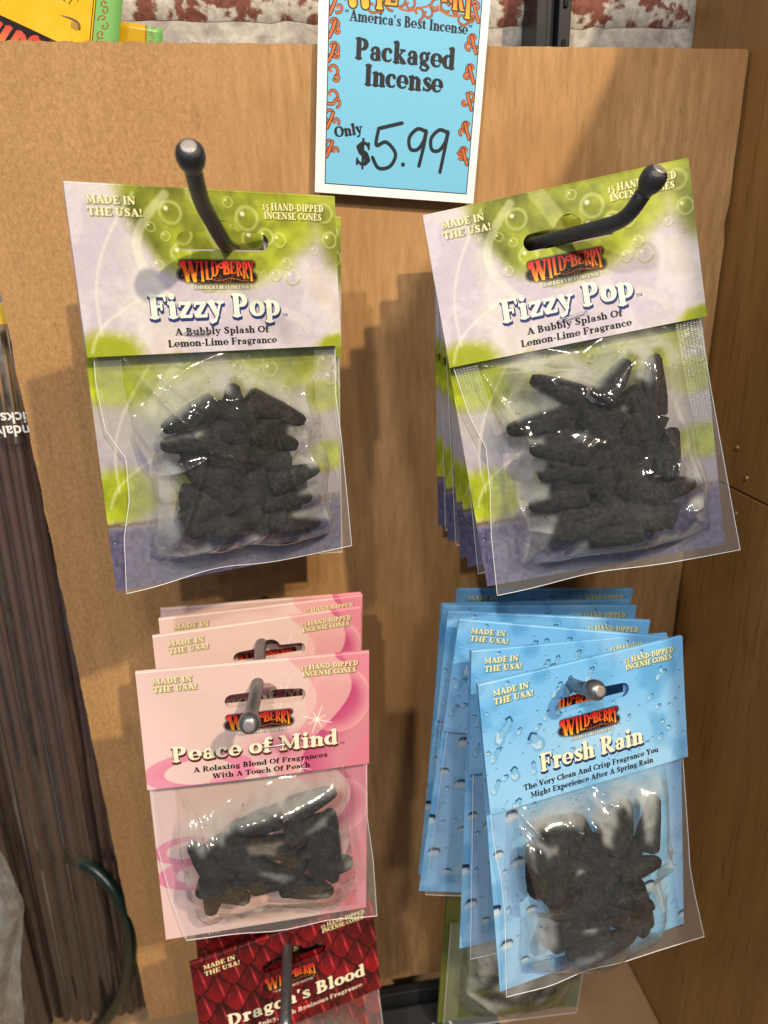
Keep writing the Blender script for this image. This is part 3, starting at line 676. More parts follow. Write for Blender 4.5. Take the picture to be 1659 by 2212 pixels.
# oak side panel: two planks and screws
XP = .2672
pn = empty('oak_side_panel', (XP+.01, -.08, .86)); tag(pn, 'dark oak side panel of two planks at the right, with screws at their joint', 'panel')
for z0, z1 in ((.80, 1.3595), (1.3607, 1.745)):
    o = link('plank', box_mesh('plank', XP, XP+.018, -.29, .0625, z0, z1, .0006), M_OAK, pn); o.matrix_parent_inverse = pn.matrix_world.inverted() if False else Matrix.Translation(-pn.location)
def on_panel(x, y):
    w = ray(x, y); t = (XP-CAM[0])/w[0]; return CAM+w*t
for sx, sy in ((1592, 967), (1612, 1033), (1589, 1109)):
    q = on_panel(sx, sy); bm = bmesh.new()
    bmesh.ops.create_cone(bm, cap_ends=True, segments=16, radius1=.0022, radius2=.0012, depth=.0012, matrix=Matrix.Translation((q[0]-.0003, q[1], q[2])) @ Matrix.Rotation(R(-90), 4, 'Y'))
    bmesh.ops.create_cube(bm, size=1, matrix=Matrix.Translation((q[0]-.0012, q[1], q[2])) @ Matrix.Diagonal((.0006, .0018, .0004, 1)))
    o = link('screw_head', bm_mesh('screw_head', bm), mat_simple('brass_screw', (.35, .24, .12), .4, .8) if sx == 1592 else bpy.data.materials['brass_screw'], pn); o.matrix_parent_inverse = Matrix.Translation(-pn.location)
sh = link('shelf', box_mesh('shelf', -.42, XP-.0006, -.34, .0625, .885, .905, .001), M_SHELF); tag(sh, 'pale wooden shelf below the plywood board', 'shelf')
# brick wall
wall = link('brick_wall', box_mesh('brick_wall', -.6, .75, .0665, .16, .7, 1.95), M_MORTAR); tag(wall, 'whitewashed red brick wall behind the plywood board', 'wall')
def brick_me():
    bm = bmesh.new(); bmesh.ops.create_cube(bm, size=1); bmesh.ops.bevel(bm, geom=bm.edges[:], offset=.03, segments=2, affect='EDGES')
    return bm_mesh('brick', bm)
rs = random.Random(3); BV = []
for k in range(4):
    bm = bmesh.new(); bmesh.ops.create_grid(bm, x_segments=26, y_segments=9, size=.5)
    for vv in bm.verts:
        x, z = vv.co.x, vv.co.y; e = min(.5-abs(x), (.5-abs(z))*.35)
        vv.co = Vector((x*.196+rs.gauss(0, .0006), -max(0, min(1, e/.03))**.5*.0038+rs.gauss(0, .0003)*(e > .001), z*.057+rs.gauss(0, .0005)))
    BV.append(bm_mesh('brick', bm)); BV[-1].materials.append(M_BRICK)
    for p_ in BV[-1].polygons: p_.use_smooth = True
for j in range(6):
    zc = 1.6525+(j-1)*.0685
    for i in range(7):
        xc = -.50+i*.208+(j % 2)*.104-.06
        o = bpy.data.objects.new('brick', BV[(i+j) % 4]); COL.objects.link(o); o.location = (xc, .0662, zc); o.rotation_euler = (0, rs.uniform(-.01, .01), 0); o.parent = wall
# black slotted upright on the wall
x0, x1 = P(1152, 50, .045)[0], P(1226, 50, .045)[0]
up = empty('slotted_upright', ((x0+x1)/2, .055, 1.45)); tag(up, 'black slotted metal upright against the brick wall, above the board', 'upright')
def rel(o, par): o.parent = par; o.matrix_parent_inverse = par.matrix_world.inverted(); return o
bpy.context.view_layer.update()
w_ = (x1-x0)
for nm, a, b, ya in (('flange', x0, x0+w_*.32, .040), ('flange', x1-w_*.36, x1, .040), ('web', x0+w_*.32+.0002, x1-w_*.36-.0002, .046)):
    rel(link(nm, box_mesh(nm, a, b, ya, .0655, 1.2, 1.86, .0006), M_BLACK), up)
for k in range(12):
    z = 1.50+k*.0317
    rel(link('slot', box_mesh('slot', x1-w_*.24, x1-w_*.12, .0388, .0399, z, z+.016, .0002), mat_simple('slot_dark', (.002, .002, .002), .9) if k == 0 else bpy.data.materials['slot_dark']), up)
print('setting', time.time()-T0)
# ---------------------------------------------------------------- incense packs
W_, H_, L_ = .115, .066, .1736
DES = dict(
 green=(art_fizzy, 'Fizzy Pop', [('A Bubbly Splash Of', .37), ('Lemon-Lime Fragrance', .43)], (238, 245, 225), (38, 52, 110), .232, .51, .122),
 pink=(art_peace, 'Peace of Mind', [('A Relaxing Blend Of Fragrances', .60), ('With A Touch Of Peach', .44)], (246, 240, 212), (92, 44, 30), .115, .74, .108),
 blue=(art_rain, 'Fresh Rain', [('The Very Clean And Crisp Fragrance You', .68), ('Might Experience After A Spring Rain', .62)], (246, 236, 205), (34, 52, 92), .25, .52, .115),
 red=(art_dragon, "Dragon's Blood", [('A Warm, Spicy, Rich Resinous Fragrance', .78)], (246, 238, 205), (50, 6, 10), .14, .78, .105),
 olive=(art_olive, None, None, None, None, 0, 0, 0))
PM = {}
for k, (fn, ti, li, tc, sc, tx, tw, ts) in DES.items():
    c = fn(900, 518) if ti else fn(300, 173)
    if ti: header_text(c, ti, li, tc, sc, tx, tw, ts, black=(k != 'red'))
    bk = fn(640, 966, True) if ti else fn(200, 302, True)
    PM[k] = (mat_print(k+'_header_print', c), mat_print(k+'_back_print', bk))
print('prints', time.time()-T0)
SLOT = []
def slot_outline():
    # hang slot: long rounded slot with a round bump over its middle; coordinates u, v in card widths
    u0, u1, v0, v1 = .357, .711, .142, .207; r = (v1-v0)/2; vc = (v0+v1)/2; bc = .535; br = .055; pts = []
    for i in range(9): a = R(90+180*i/8); pts.append((u0+r+r*math.cos(a), vc+r*math.sin(a)))     # left cap, foot to head
    vb = v0+.012
    a0 = math.acos(min(1, math.sqrt(max(0, br*br-(vb-v0)**2))/br))
    for i in range(11):
        a = math.pi+(math.pi)*i/10; x = bc+br*math.cos(a)*.98; y = vb+br*math.sin(a)
        if y < v0: pts.append((x, y))
    for i in range(9): a = R(-90+180*i/8); pts.append((u1-r+r*math.cos(a), vc+r*math.sin(a)))
    return pts
SL = slot_outline()
def header_geo(curl, flare, slot=True):
    """flap with a real hole: constrained triangulation"""
    asp = H_/W_; pts = []; nb = 0
    out = [(i/24, 0) for i in range(24)]+[(1, asp*i/14) for i in range(14)]+[(1-i/24, asp) for i in range(24)]+[(0, asp-asp*i/14) for i in range(14)]
    pts = list(out); edges = [(i, (i+1) % len(out)) for i in range(len(out))]
    if slot:
        b = len(pts); pts += SL; edges += [(b+i, b+(i+1) % len(SL)) for i in range(len(SL))]
    def inside(x, y, poly):
        c = False; j = len(poly)-1
        for i in range(len(poly)):
            if (poly[i][1] > y) != (poly[j][1] > y) and x < (poly[j][0]-poly[i][0])*(y-poly[i][1])/(poly[j][1]-poly[i][1])+poly[i][0]: c = not c
            j = i
        return c
    for i in range(1, 24):
        for j in range(1, 14):
            x, y = i/24, asp*j/14
            if slot and .32 < x < .75 and .08 < y < .23: continue
            pts.append((x, y))
    res = geometry.delaunay_2d_cdt([Vector(p) for p in pts], edges, [], 0, 1e-6)
    V = res[0]
    F = [f for f in res[2] if not (slot and inside(sum(V[k].x for k in f)/3, sum(V[k].y for k in f)/3, SL))]
    vs, uv = [], []
    for p in V:
        k = p.y/asp
        y = -.0012-flare*k**1.4-curl*math.sin(math.pi*p.x)*k
        if k > .97: y += .0001
        vs.append(((p.x-.5)*W_, y, -p.y*W_)); uv.append((p.x, 1-p.y/asp))
    return vs, F, uv
def solid(o, th):
    md = o.modifiers.new('thickness', 'SOLIDIFY'); md.thickness = th; md.offset = 0; return o
HEAD = {}
def make_header(des, par, curl, flare, seed=0):
    vs, F, uv = header_geo(curl, flare)
    n0 = len(vs); F = list(F)
    # the fold over the head edge
    rows = 5; N = 25
    for j in range(rows+1):
        a = math.pi*j/rows
        for i in range(N):
            vs.append(((i/24-.5)*W_, -.0012*math.cos(a), .0007*math.sin(a)+.00001)); uv.append((i/24, .999))
    for j in range(rows):
        for i in range(N-1): q = n0+j*N+i; F.append((q, q+1, q+1+N, q+N))
    me = mesh('header_card', vs, F, uv)
    return solid(link('header_card', me, PM[des][0], par), .00035)
def back_geo(bend=.0, warp=0.):
    vs, F, uv = [], [], []; nx, nz = 20, 30; asp = L_/W_
    hole = [(p[0], p[1]) for p in SL]
    for j in range(nz+1):
        for i in range(nx+1):
            u, v_ = i/nx, asp*j/nz; k = v_/asp
            vs.append(((u-.5)*W_, .0012+bend*k*k+warp*math.sin(math.pi*u)*math.sin(2.2*k), -v_*W_)); uv.append((u, 1-k))
    for j in range(nz):
        for i in range(nx):
            v0, u0 = asp*j/nz, i/nx
            if j in (2, 3) and 7 <= i < 14: continue
            a = j*(nx+1)+i; F.append((a, a+nx+1, a+nx+2, a+1))
    return vs, F, uv
def make_back(des, par, bend=0., warp=.0):
    return solid(link('back_card', mesh('back_card', *back_geo(bend, warp)), PM[des][1], par), .0004)
# ---- a cone of pressed incense
def cone_me(seed):
    rs = random.Random(seed); v, f = [], []; n = 18; prof = [(0, .0), (0, .88), (.02, .98), (.06, 1.), (.3, .93), (.55, .80), (.78, .63), (.92, .50), (.98, .32), (1., .0)]
    for j, (t, r) in enumerate(prof):
        if r == 0: v.append((0, 0, t)); continue
        for k in range(n):
            a = 2*math.pi*k/n; rr = r*(1+rs.gauss(0, .035)); v.append((rr*math.cos(a), rr*math.sin(a), t+rs.gauss(0, .007)))
    rings = len(prof)-2
    for k in range(n): f.append((0, 1+(k+1) % n, 1+k))
    for j in range(rings-1):
        for k in range(n): a = 1+j*n; f.append((a+k, a+(k+1) % n, a+n+(k+1) % n, a+n+k))
    a = 1+(rings-1)*n
    for k in range(n): f.append((a+k, a+(k+1) % n, len(v)-1))
    me = mesh('incense_cone', v, f); me.materials.append(M_CONE)
    for p in me.polygons: p.use_smooth = True
    return me
CONES = [cone_me(i) for i in range(4)]
def blur(a, n):
    for _ in range(n):
        a = (np.roll(a, 1, 0)+a+np.roll(a, -1, 0))/3; a = (np.roll(a, 1, 1)+a+np.roll(a, -1, 1))/3
    return a
def interp(poly, t):
    k = t*(len(poly)-1); i = np.clip(k.astype(int), 0, len(poly)-2); fr = (k-i)[:, None]; p = np.array(poly)
    return p[i]*(1-fr)+p[i+1]*fr
def make_bag(par, left, right, foot=lambda s: 0*s, wave=lambda s: 0*s, cones=(), creases=(), seed=0, puff=.004, film=None, NX=150, NY=170, seal=(.10, .10, .09)):
    """bag in the pack's frame; left/right are polylines (x, z) head to foot; front film drapes over the cones"""
    s = np.linspace(0, 1, NX+1); t = np.linspace(0, 1, NY+1)
    Lf, Rt = interp(left, t), interp(right, t)
    S, Tt = np.meshgrid(s, t)
    XX = Lf[:, :1]*(1-S)+Rt[:, :1]*S; ZZ = Lf[:, 1:]*(1-S)+Rt[:, 1:]*S + foot(S)*sstep(.8, 1, Tt)
    h = np.zeros_like(XX)
    inn = sstep(seal[0], seal[0]+.16, S)*sstep(seal[1], seal[1]+.16, 1-S)*sstep(seal[2], seal[2]+.14, 1-Tt)*sstep(0, .34, Tt)
    rs = random.Random(seed)
    for (tx, tz, bx, bz, r, y) in cones:
        dx, dz = tx-bx, tz-bz; L2 = dx*dx+dz*dz; k = np.clip(((XX-bx)*dx+(ZZ-bz)*dz)/L2, 0, 1)
        d = np.hypot(XX-bx-k*dx, ZZ-bz-k*dz); rr = r*(1.02-.62*k)+.0006
        hh = -y+np.sqrt(np.maximum(0, rr*rr-d*d)); hh[d > rr] = 0; h = np.maximum(h, hh)
    hb = h.copy()
    for _ in range(6 if NX < 100 else 8):
        hb = np.maximum.reduce([hb, np.roll(hb, 1, 0), np.roll(hb, -1, 0), np.roll(hb, 1, 1), np.roll(hb, -1, 1)])
    hb = blur(hb, 30 if NX < 100 else 52); ov = blur(np.maximum(0, h-hb), 20)*1.6; hb = hb+ov; hb = hb*(1+.5*max(0., float((h-hb).max()))/.01)
    hb = np.maximum(hb, blur(np.maximum(hb, h), 3)); hb += .0005*inn
    pil = puff*inn
    H = np.maximum(hb, pil)
    H = blur(H, 5)
    n1 = noise2(NX+1, NY+1, 4, seed+1, 3); n2 = noise2(NX+1, NY+1, 9, seed+2, 3)
    ridge = (1-np.abs(2*n1-1)*1.0)**6; ridge2 = (1-np.abs(2*n2-1))**7
    H += inn*(.0012*ridge*np.clip(1-hb/.02, .3, 1)+.0004*ridge2)
    for (ax, az, cx_, cz_, wd, am) in creases:
        dx, dz = cx_-ax, cz_-az; L2 = dx*dx+dz*dz; k = ((XX-ax)*dx+(ZZ-az)*dz)/L2; kc = np.clip(k, 0, 1)
        d = np.hypot(XX-ax-kc*dx, ZZ-az-kc*dz); H += 1.15*am*np.exp(-d/(wd*1.25))*np.sin(math.pi*np.clip(kc, .04, .96))**.5
    H = np.minimum(H, .0006+np.maximum(0, -(ZZ+.0655))*1.5)      # the header flap holds the film down
    H = H*(inn > 0)+wave(S)*sstep(.6, 1, Tt)
    gap = blur(np.where(h > 0, .03+.055*np.clip((H-h)/.006, 0, 1), np.clip(H/.006, 0, 1)), 2)
    Y = -(.0024+H)
    v = np.stack([XX, Y, ZZ], -1).reshape(-1, 3); uv = np.stack([S, 1-Tt], -1).reshape(-1, 2)
    idx = np.arange((NX+1)*(NY+1)).reshape(NY+1, NX+1)
    F = np.stack([idx[:-1, :-1], idx[1:, :-1], idx[1:, 1:], idx[:-1, 1:]], -1).reshape(-1, 4)
    sc = (S[:-1, :-1]+.5/NX); tc = (Tt[:-1, :-1]+.5/NY)
    sealed = ((sc < seal[0]) | (sc > 1-seal[1]) | (tc > 1-seal[2])).reshape(-1)
    me = bpy.data.meshes.new('plastic_bag')
    # rear film: coarse sheet just over the card
    me.from_pydata([tuple(q) for q in v], [], [tuple(q) for q in F])
    l = me.uv_layers.new(name='UVMap'); l.data.foreach_set('uv', uv[F.ravel()].astype(np.float32).ravel())
    me.polygons.foreach_set('use_smooth', np.ones(len(F), bool))
    at = me.attributes.new('haze', 'FLOAT', 'POINT'); at.data.foreach_set('value', gap.astype(np.float32).ravel())
    me.materials.append(film or M_FILM); me.materials.append(M_SEAL)
    me.polygons.foreach_set('material_index', sealed.astype(np.int32)); me.update()
    bag = bpy.data.objects.new('plastic_bag', me); COL.objects.link(bag); bag.parent = par
    # bright cut edge of the film
    ring = [v[idx[j, 0]] for j in range(0, NY+1, 3)]+[v[idx[NY, i]] for i in range(0, NX+1, 3)]+[v[idx[j, NX]] for j in range(NY, -1, -3)]
    link('cut_edge', tube_mesh('cut_edge', ring, .00016, 5), M_RIM, par)
    return bag, (XX, ZZ, Y)
def rot3(a, b, c):
    a, b, c = R(a), R(b), R(c)
    return Matrix.Rotation(b, 3, 'Y') @ Matrix.Rotation(c, 3, 'Z') @ Matrix.Rotation(a, 3, 'X')
GROUPS = dict(green='green header packs', pink='pink header packs', blue='pale blue header packs', red='red scale header packs')
def pack(des, pose, label, group, curl=.0015, flare=.003, bend=0., warp=0.):
    x, y, z, a, b, c = pose; r = rot3(a, b, c); o = Vector((x, y, z))+r @ Vector((W_/2, 0, 0))
    mw = Matrix.Translation(o) @ r.to_4x4()
    e = empty('incense_pack', mw=mw); tag(e, label, 'incense pack', group); bpy.context.view_layer.update()
    make_header(des, e, curl, flare); make_back(des, e, bend, warp)
    # staple through the flap
    if group: pass
    return e, mw
def to_local(mw):
    inv = np.array(mw.inverted()); 
    def f(px, py, y=-.002):
        o = inv @ np.array([*CAM, 1.]); d = inv[:3, :3] @ ray(px, py); t = (y-o[1])/d[1]; q = o[:3]+d*t; return float(q[0]), float(q[2])
    return f
def staple(par, u, v_, ang, w=.011):
    x, z = (u-.5)*W_, -v_*W_; k = v_/(H_/W_); y = -.0012-.003*k**1.4-.0022
    dx, dz = math.cos(R(ang))*w/2, math.sin(R(ang))*w/2
    link('staple', tube_mesh('staple', [(x-dx, y+.003, z-dz), (x-dx, y, z-dz), (x, y-.0003, z), (x+dx, y, z+dz), (x+dx, y+.003, z+dz)], .00028, 8), M_STAPLE, par)
def fill_cones(par, loc, lst, sc, off, r0=.0063, extra=20):
    """lst: tip and base of every cone in crop pixels; returns the cone descriptions in the pack's frame"""
    out = []; rs = random.Random(len(lst)); lst = list(lst); n0 = len(lst)
    ax_ = [v[0] for v in lst]+[v[2] for v in lst]; ay_ = [v[1] for v in lst]+[v[3] for v in lst]
    X0, X1 = np.percentile(ax_, 14), np.percentile(ax_, 86); Y0, Y1 = np.percentile(ay_, 22), np.percentile(ay_, 90)
    for k in range(extra):
        g = k % 4, k//4; mx = X0+(X1-X0)*(g[0]+rs.uniform(.2, .8))/4; my = Y0+(Y1-Y0)*(g[1]+rs.uniform(.2, .8))/max(1, extra//4); an = rs.uniform(0, 6.28)
        lst.append((mx+260*math.cos(an)*.5, my+260*math.sin(an)*.5, mx-260*math.cos(an)*.5, my-260*math.sin(an)*.5))
    for i, (tx, ty, bx, by) in enumerate(lst):
        a = loc(off[0]+sc*tx, off[1]+sc*ty, -.008); b = loc(off[0]+sc*bx, off[1]+sc*by, -.008)
        ln = math.hypot(a[0]-b[0], a[1]-b[1]); k = min(1, max(ln, .019)/ln*1.0); 
        if ln < .021: a = (b[0]+(a[0]-b[0])*.021/ln, b[1]+(a[1]-b[1])*.021/ln)
        if ln > .030: b = (a[0]+(b[0]-a[0])*.030/ln, a[1]+(b[1]-a[1])*.030/ln)
        dz = max(0., max(a[1], b[1])+.0775); a = (a[0], a[1]-dz); b = (b[0], b[1]-dz)
        y = -(.0015+r0*1.02+(0 if i >= n0 else .0034 if i % 3 == 1 else .0 if i % 3 == 0 else .0018))
        out.append((a[0], a[1], b[0], b[1], r0, y))
        A, B = Vector((a[0], y*.9-.0004, a[1])), Vector((b[0], y, b[1])); d = A-B
        o = bpy.data.objects.new('incense_cone', CONES[i % 4]); COL.objects.link(o); o.parent = par
        o.matrix_local = Matrix.Translation(B) @ d.to_track_quat('Z', 'Y').to_matrix().to_4x4() @ Matrix.Diagonal((r0, r0, d.length, 1))
    return out
def crease_list(loc, lst, sc, off):
    o = []
    for (ax, ay, bx, by, wd, am) in lst:
        a = loc(off[0]+sc*ax, off[1]+sc*ay, -.01); b = loc(off[0]+sc*bx, off[1]+sc*by, -.01); o.append((*a, *b, wd, am))
    return o
def poly_local(loc, pts, y=-.002): return [loc(px, py, y) for px, py in pts]
def bell(s, c, w): return np.exp(-((s-c)/w)**2)
# --- front pack, upper left
eA, mA = pack('green', (-.0767, -.0928, 1.5284, -1.9, 2.3, 19.4), 'front green bubble header pack of dark cones on the upper left hook', 'green header packs', .0, .0035)
lA = to_local(mA); s_A, o_A = .3803, (164.6, 713.2)
cA = fill_cones(eA, lA, [(1300, 520, 960, 390), (480, 560, 780, 420), (880, 310, 900, 560), (1260, 660, 980, 570), (1365, 775, 1080, 870), (1330, 940, 1050, 960), (1385, 1090, 1110, 1090), (470, 650, 800, 620), (640, 440, 980, 480), (700, 720, 1010, 740), (600, 1150, 760, 940), (900, 1060, 640, 1110), (1000, 900, 720, 850), (620, 760, 900, 1000), (1000, 640, 760, 540), (1060, 1010, 820, 1130), (900, 800, 900, 640)], s_A, o_A)
kA = crease_list(lA, [(270, 150, 730, 680, .0012, .004), (260, 160, 310, 260, .0012, .002), (860, 400, 940, 620, .0011, .0035), (720, 330, 780, 420, .001, .002), (490, 280, 650, 410, .0012, .0025), (670, 250, 665, 300, .001, .002), (460, 830, 700, 700, .0013, .005), (450, 850, 450, 1200, .0012, .003), (700, 720, 530, 1250, .0015, .004), (520, 1330, 800, 1180, .0012, .003), (900, 1240, 1070, 1100, .0012, .003), (1290, 640, 1330, 320, .0012, .003), (1290, 650, 1450, 1140, .0012, .003), (730, 670, 960, 715, .001, .003), (450, 1200, 500, 1340, .0012, .003), (840, 380, 960, 350, .001, .0025)], s_A, o_A)
make_bag(eA, poly_local(lA, [(200, 740), (207, 830), (228, 930), (272, 990), (279, 1080), (268, 1160), (273, 1282)]), poly_local(lA, [(722, 715), (724, 850), (736, 940), (748, 1060), (759, 1178)]), foot=lambda s: .0045*bell(s, .36, .17), wave=lambda s: .003*bell(s, .36, .14), cones=cA, creases=kA, seed=11, film=M_FILM)
staple(eA, .40, .50, -1)
# --- front pack, upper right
eB, mB = pack('green', (.0684, -.0799, 1.5139, -9.3, -10., -9.), 'front green bubble header pack tilting up rightwards on the upper right hook', 'green header packs', .0, .003)
lB = to_local(mB); s_B, o_B = .4709, (877.8, 685.8)
cB = fill_cones(eB, lB, [(1135, 120, 1125, 400), (985, 180, 880, 340), (560, 235, 790, 330), (460, 520, 740, 450), (1215, 500, 1170, 720), (1300, 760, 1110, 800), (760, 400, 960, 520), (560, 600, 820, 620), (560, 870, 820, 800), (680, 1010, 920, 900), (830, 1020, 1060, 960), (1190, 950, 940, 900), (1190, 620, 980, 520), (1180, 830, 950, 740), (600, 720, 860, 700), (1040, 330, 1080, 560)], s_B, o_B)
kB = crease_list(lB, [(330, 230, 480, 440, .0012, .003), (480, 440, 560, 580, .0012, .003), (330, 225, 780, 240, .0012, .004), (420, 265, 780, 235, .0011, .003), (870, 175, 1150, 95, .0012, .004), (780, 250, 830, 340, .001, .002), (1110, 400, 1110, 180, .0014, .004), (1110, 430, 1210, 640, .001, .003), (1210, 640, 1180, 760, .001, .003), (470, 740, 560, 590, .0012, .003), (470, 740, 560, 980, .0012, .003), (530, 1160, 560, 990, .0013, .004), (540, 1160, 660, 980, .0012, .003), (1260, 870, 1350, 850, .0016, .005), (1260, 880, 1390, 950, .0013, .003), (1220, 400, 1300, 640, .0012, .002), (1300, 640, 1350, 860, .0012, .003), (880, 350, 1020, 490, .0012, .0025), (650, 970, 560, 975, .0011, .002)], s_B, o_B)
make_bag(eB, poly_local(lB, [(978, 790), (1014, 898), (1050, 968), (1059, 1063), (1061, 1157), (1074, 1286)]), poly_local(lB, [(1508, 670), (1535, 841), (1560, 980), (1598, 1187)]), foot=lambda s: .003*bell(s, .4, .2), wave=lambda s: .002*bell(s, .4, .18), cones=cB, creases=kB, seed=23, film=M_FILM)
staple(eB, .50, .47, 8, .013)
# --- front pack, pink
eC, mC = pack('pink', (-.0793, -.0991, 1.3116, -1., 2.6, 2.8), 'pink swirl header pack of dark cones, front of the pink stack', 'pink header packs', .0008, .003)
lC = to_local(mC); s_C, o_C = .3472, (274.3, 1591)
cC = fill_cones(eC, lC, [(1300, 300, 1010, 430), (640, 560, 950, 460), (1260, 440, 1250, 720), (690, 900, 540, 590), (400, 640, 560, 830), (760, 1000, 440, 880), (520, 1100, 560, 860), (1400, 750, 1150, 790), (1290, 880, 1200, 640), (700, 670, 1050, 690), (1000, 850, 700, 760), (1280, 950, 960, 890), (760, 960, 1040, 830), (1150, 520, 1200, 800), (1280, 480, 1000, 600)], s_C, o_C, r0=.0070, extra=3)
kC = crease_list(lC, [(300, 290, 560, 700, .0011, .003), (1400, 150, 1360, 200, .001, .002), (1300, 790, 1300, 900, .001, .002), (1480, 480, 1300, 700, .0013, .003), (760, 1000, 640, 1150, .0014, .003), (780, 1000, 960, 1050, .0014, .003), (960, 1050, 1440, 990, .0012, .003), (1440, 1000, 1400, 700, .0016, .003), (370, 400, 400, 600, .0013, .0015)], s_C, o_C)
make_bag(eC, poly_local(lC, [(326, 1690), (342, 1834), (370, 1940), (403, 2030)]), poly_local(lC, [(791, 1625), (793, 1765), (806, 1860), (814, 1977)]), foot=lambda s: .0016*bell(s, .75, .12)+.0015*bell(s, .3, .15), wave=lambda s: .002*bell(s, .4, .2), cones=cC, creases=kC, seed=37, film=M_FILM2)
staple(eC, .56, .41, 2)
# --- front pack, blue
eD, mD = pack('blue', (.0816, -.1343, 1.307, -9.1, -1.4, 9.2), 'pale blue raindrop header pack of dark cones, front of the blue stack', 'pale blue header packs', .0, .003)
lD = to_local(mD); s_D, o_D = .4134, (877.8, 1645.8)
cD = fill_cones(eD, lD, [(1150, 90, 1110, 310), (1280, 110, 1230, 380), (1080, 220, 1080, 450), (680, 330, 900, 320), (640, 420, 680, 650), (660, 700, 720, 470), (900, 280, 960, 520), (1310, 500, 1080, 560), (760, 800, 980, 700), (1275, 860, 1180, 640), (1180, 880, 940, 960), (830, 1010, 1040, 890), (700, 560, 960, 640), (1270, 740, 1020, 640), (760, 950, 960, 820), (850, 450, 1050, 520)], s_D, o_D)
kD = crease_list(lD, [(540, 210, 740, 430, .0012, .003), (855, 150, 850, 340, .0013, .004), (850, 340, 890, 200, .0012, .004), (890, 200, 1000, 260, .0012, .003), (1030, 210, 1100, 200, .0013, .003), (650, 1140, 800, 970, .0012, .003), (640, 1150, 700, 850, .0012, .003), (580, 200, 560, 340, .0012, .002), (960, 400, 940, 270, .001, .003), (1330, 450, 1310, 520, .0013, .003), (1100, 640, 1310, 560, .0012, .003), (600, 350, 620, 560, .0014, .003), (1300, 560, 1310, 720, .0012, .002), (660, 430, 640, 700, .0013, .003)], s_D, o_D)
make_bag(eD, poly_local(lD, [(1057, 1745), (1068, 1832), (1082, 1900), (1090, 1976), (1093, 2152)]), poly_local(lD, [(1472, 1610), (1486, 1811), (1489, 1869), (1499, 1927), (1520, 2022)]), foot=lambda s: .0035*bell(s, .38, .14)-.0012*bell(s, .2, .14), wave=lambda s: .002*bell(s, .4, .2), cones=cD, creases=kD, seed=41, film=M_FILM)
# --- red pack at the foot
eE, mE = pack('red', (-.0785, -.0935, 1.1077, -6.9, .2, 12.4), 'red dragon scale header pack at the bottom of the photo, nearer of two', 'red scale header packs', .001, .003)
lE = to_local(mE); s_E, o_E = .3472, (274.3, 1591)
kE = crease_list(lE, [(1200, 1640, 1270, 1760, .0012, .004), (1230, 1660, 1300, 1720, .0012, .004), (1480, 1560, 1560, 1790, .0012, .003), (1380, 1700, 1450, 1600, .0012, .003)], s_E, o_E)
rl = [(-.054, -.060), (-.052, -.176)]; rr = [(.056, -.060), (.060, -.176)]
rsE = random.Random(8); cE = []
for i in range(13):
    bx, bz, a = rsE.uniform(-.03, .03), rsE.uniform(-.15, -.10), rsE.uniform(0, 6.28); cE.append((bx+.024*math.cos(a), bz+.024*math.sin(a), bx, bz))
def cones_local(par, lst, r0=.0056):
    out = []
    for i, (ax, az, bx, bz) in enumerate(lst):
        y = -(.0015+r0+(.0048 if i % 3 == 1 else 0)); out.append((ax, az, bx, bz, r0, y)); A, B = Vector((ax, y, az)), Vector((bx, y, bz)); d = A-B
        o = bpy.data.objects.new('incense_cone', CONES[i % 4]); COL.objects.link(o); o.parent = par
        o.matrix_local = Matrix.Translation(B) @ d.to_track_quat('Z', 'Y').to_matrix().to_4x4() @ Matrix.Diagonal((r0, r0, d.length, 1))
    return out
make_bag(eE, rl, rr, cones=cones_local(eE, cE), creases=kE, seed=51, NX=60, NY=70)
# --- the packs behind the front ones: one lighter bag, copied
stack = [
 ('green', (-.0786, -.0469, 1.5210, 1.2, 2.5, 4.4), 'green bubble pack behind the upper left one, only a strip showing at its right'),
 ('green', (.0782, -.0686, 1.5131, -2.1, -4.9, 0.), 'green bubble pack directly behind the tilted upper right front pack'),
 ('green', (.0803, -.0564, 1.5126, -1.3, -4.1, 0.), 'green bubble pack third from the front on the upper right hook'),
 ('green', (.0824, -.0432, 1.5134, 2.9, -2.9, 0.), 'green bubble pack fourth from the front on the upper right hook'),
 ('green', (.0848, -.0281, 1.5131, 6.0, -2.0, 0.), 'rearmost green bubble pack on the upper right hook, nearest the board'),
 ('pink', (-.0764, -.0653, 1.3119, 0., 2.4, 10.1), 'pink swirl pack second from the front, its empty hang slot in view'),
 ('pink', (-.0743, -.0536, 1.3157, 0., 3.0, 9.0), 'pink swirl pack third from the front, only MADE IN readable at its left'),
 ('pink', (-.0746, -.0437, 1.3168, 0., 4.5, 7.3), 'rearmost pink swirl pack, only a strip of its head edge in view'),
 ('blue', (.0862, -.1060, 1.3079, -10.2, 4.7, 5.9), 'pale blue raindrop pack directly behind the blue front pack'),
 ('blue', (.0852, -.0853, 1.3153, -3.6, 8.1, -6.9), 'pale blue raindrop pack third from the front, its head edge sloping down to the right'),
 ('blue', (.0821, -.0734, 1.3142, -4.1, 6.5, -5.0), 'pale blue raindrop pack fourth from the front'),
 ('blue', (.0821, -.0610, 1.3110, -2.6, 4.7, -2.5), 'pale blue raindrop pack third from the board'),
 ('blue', (.0850, -.0460, 1.3041, 2.7, 3.0, -2.8), 'pale blue raindrop pack second from the board'),
 ('blue', (.0989, -.0297, 1.3046, .5, 5.5, -.6), 'rearmost blue raindrop pack, shaded head edge nearest the board'),
 ('red', (-.0795, -.0618, 1.1005, 9., 2.7, 8.6), 'rear red dragon scale pack, its head edge just under the pink pack'),
 ('olive', (.0938, -.0349, 1.1032, .1, 3.0, -1.1), 'olive green pack of brown cones hanging lowest, under the blue stack'),
]
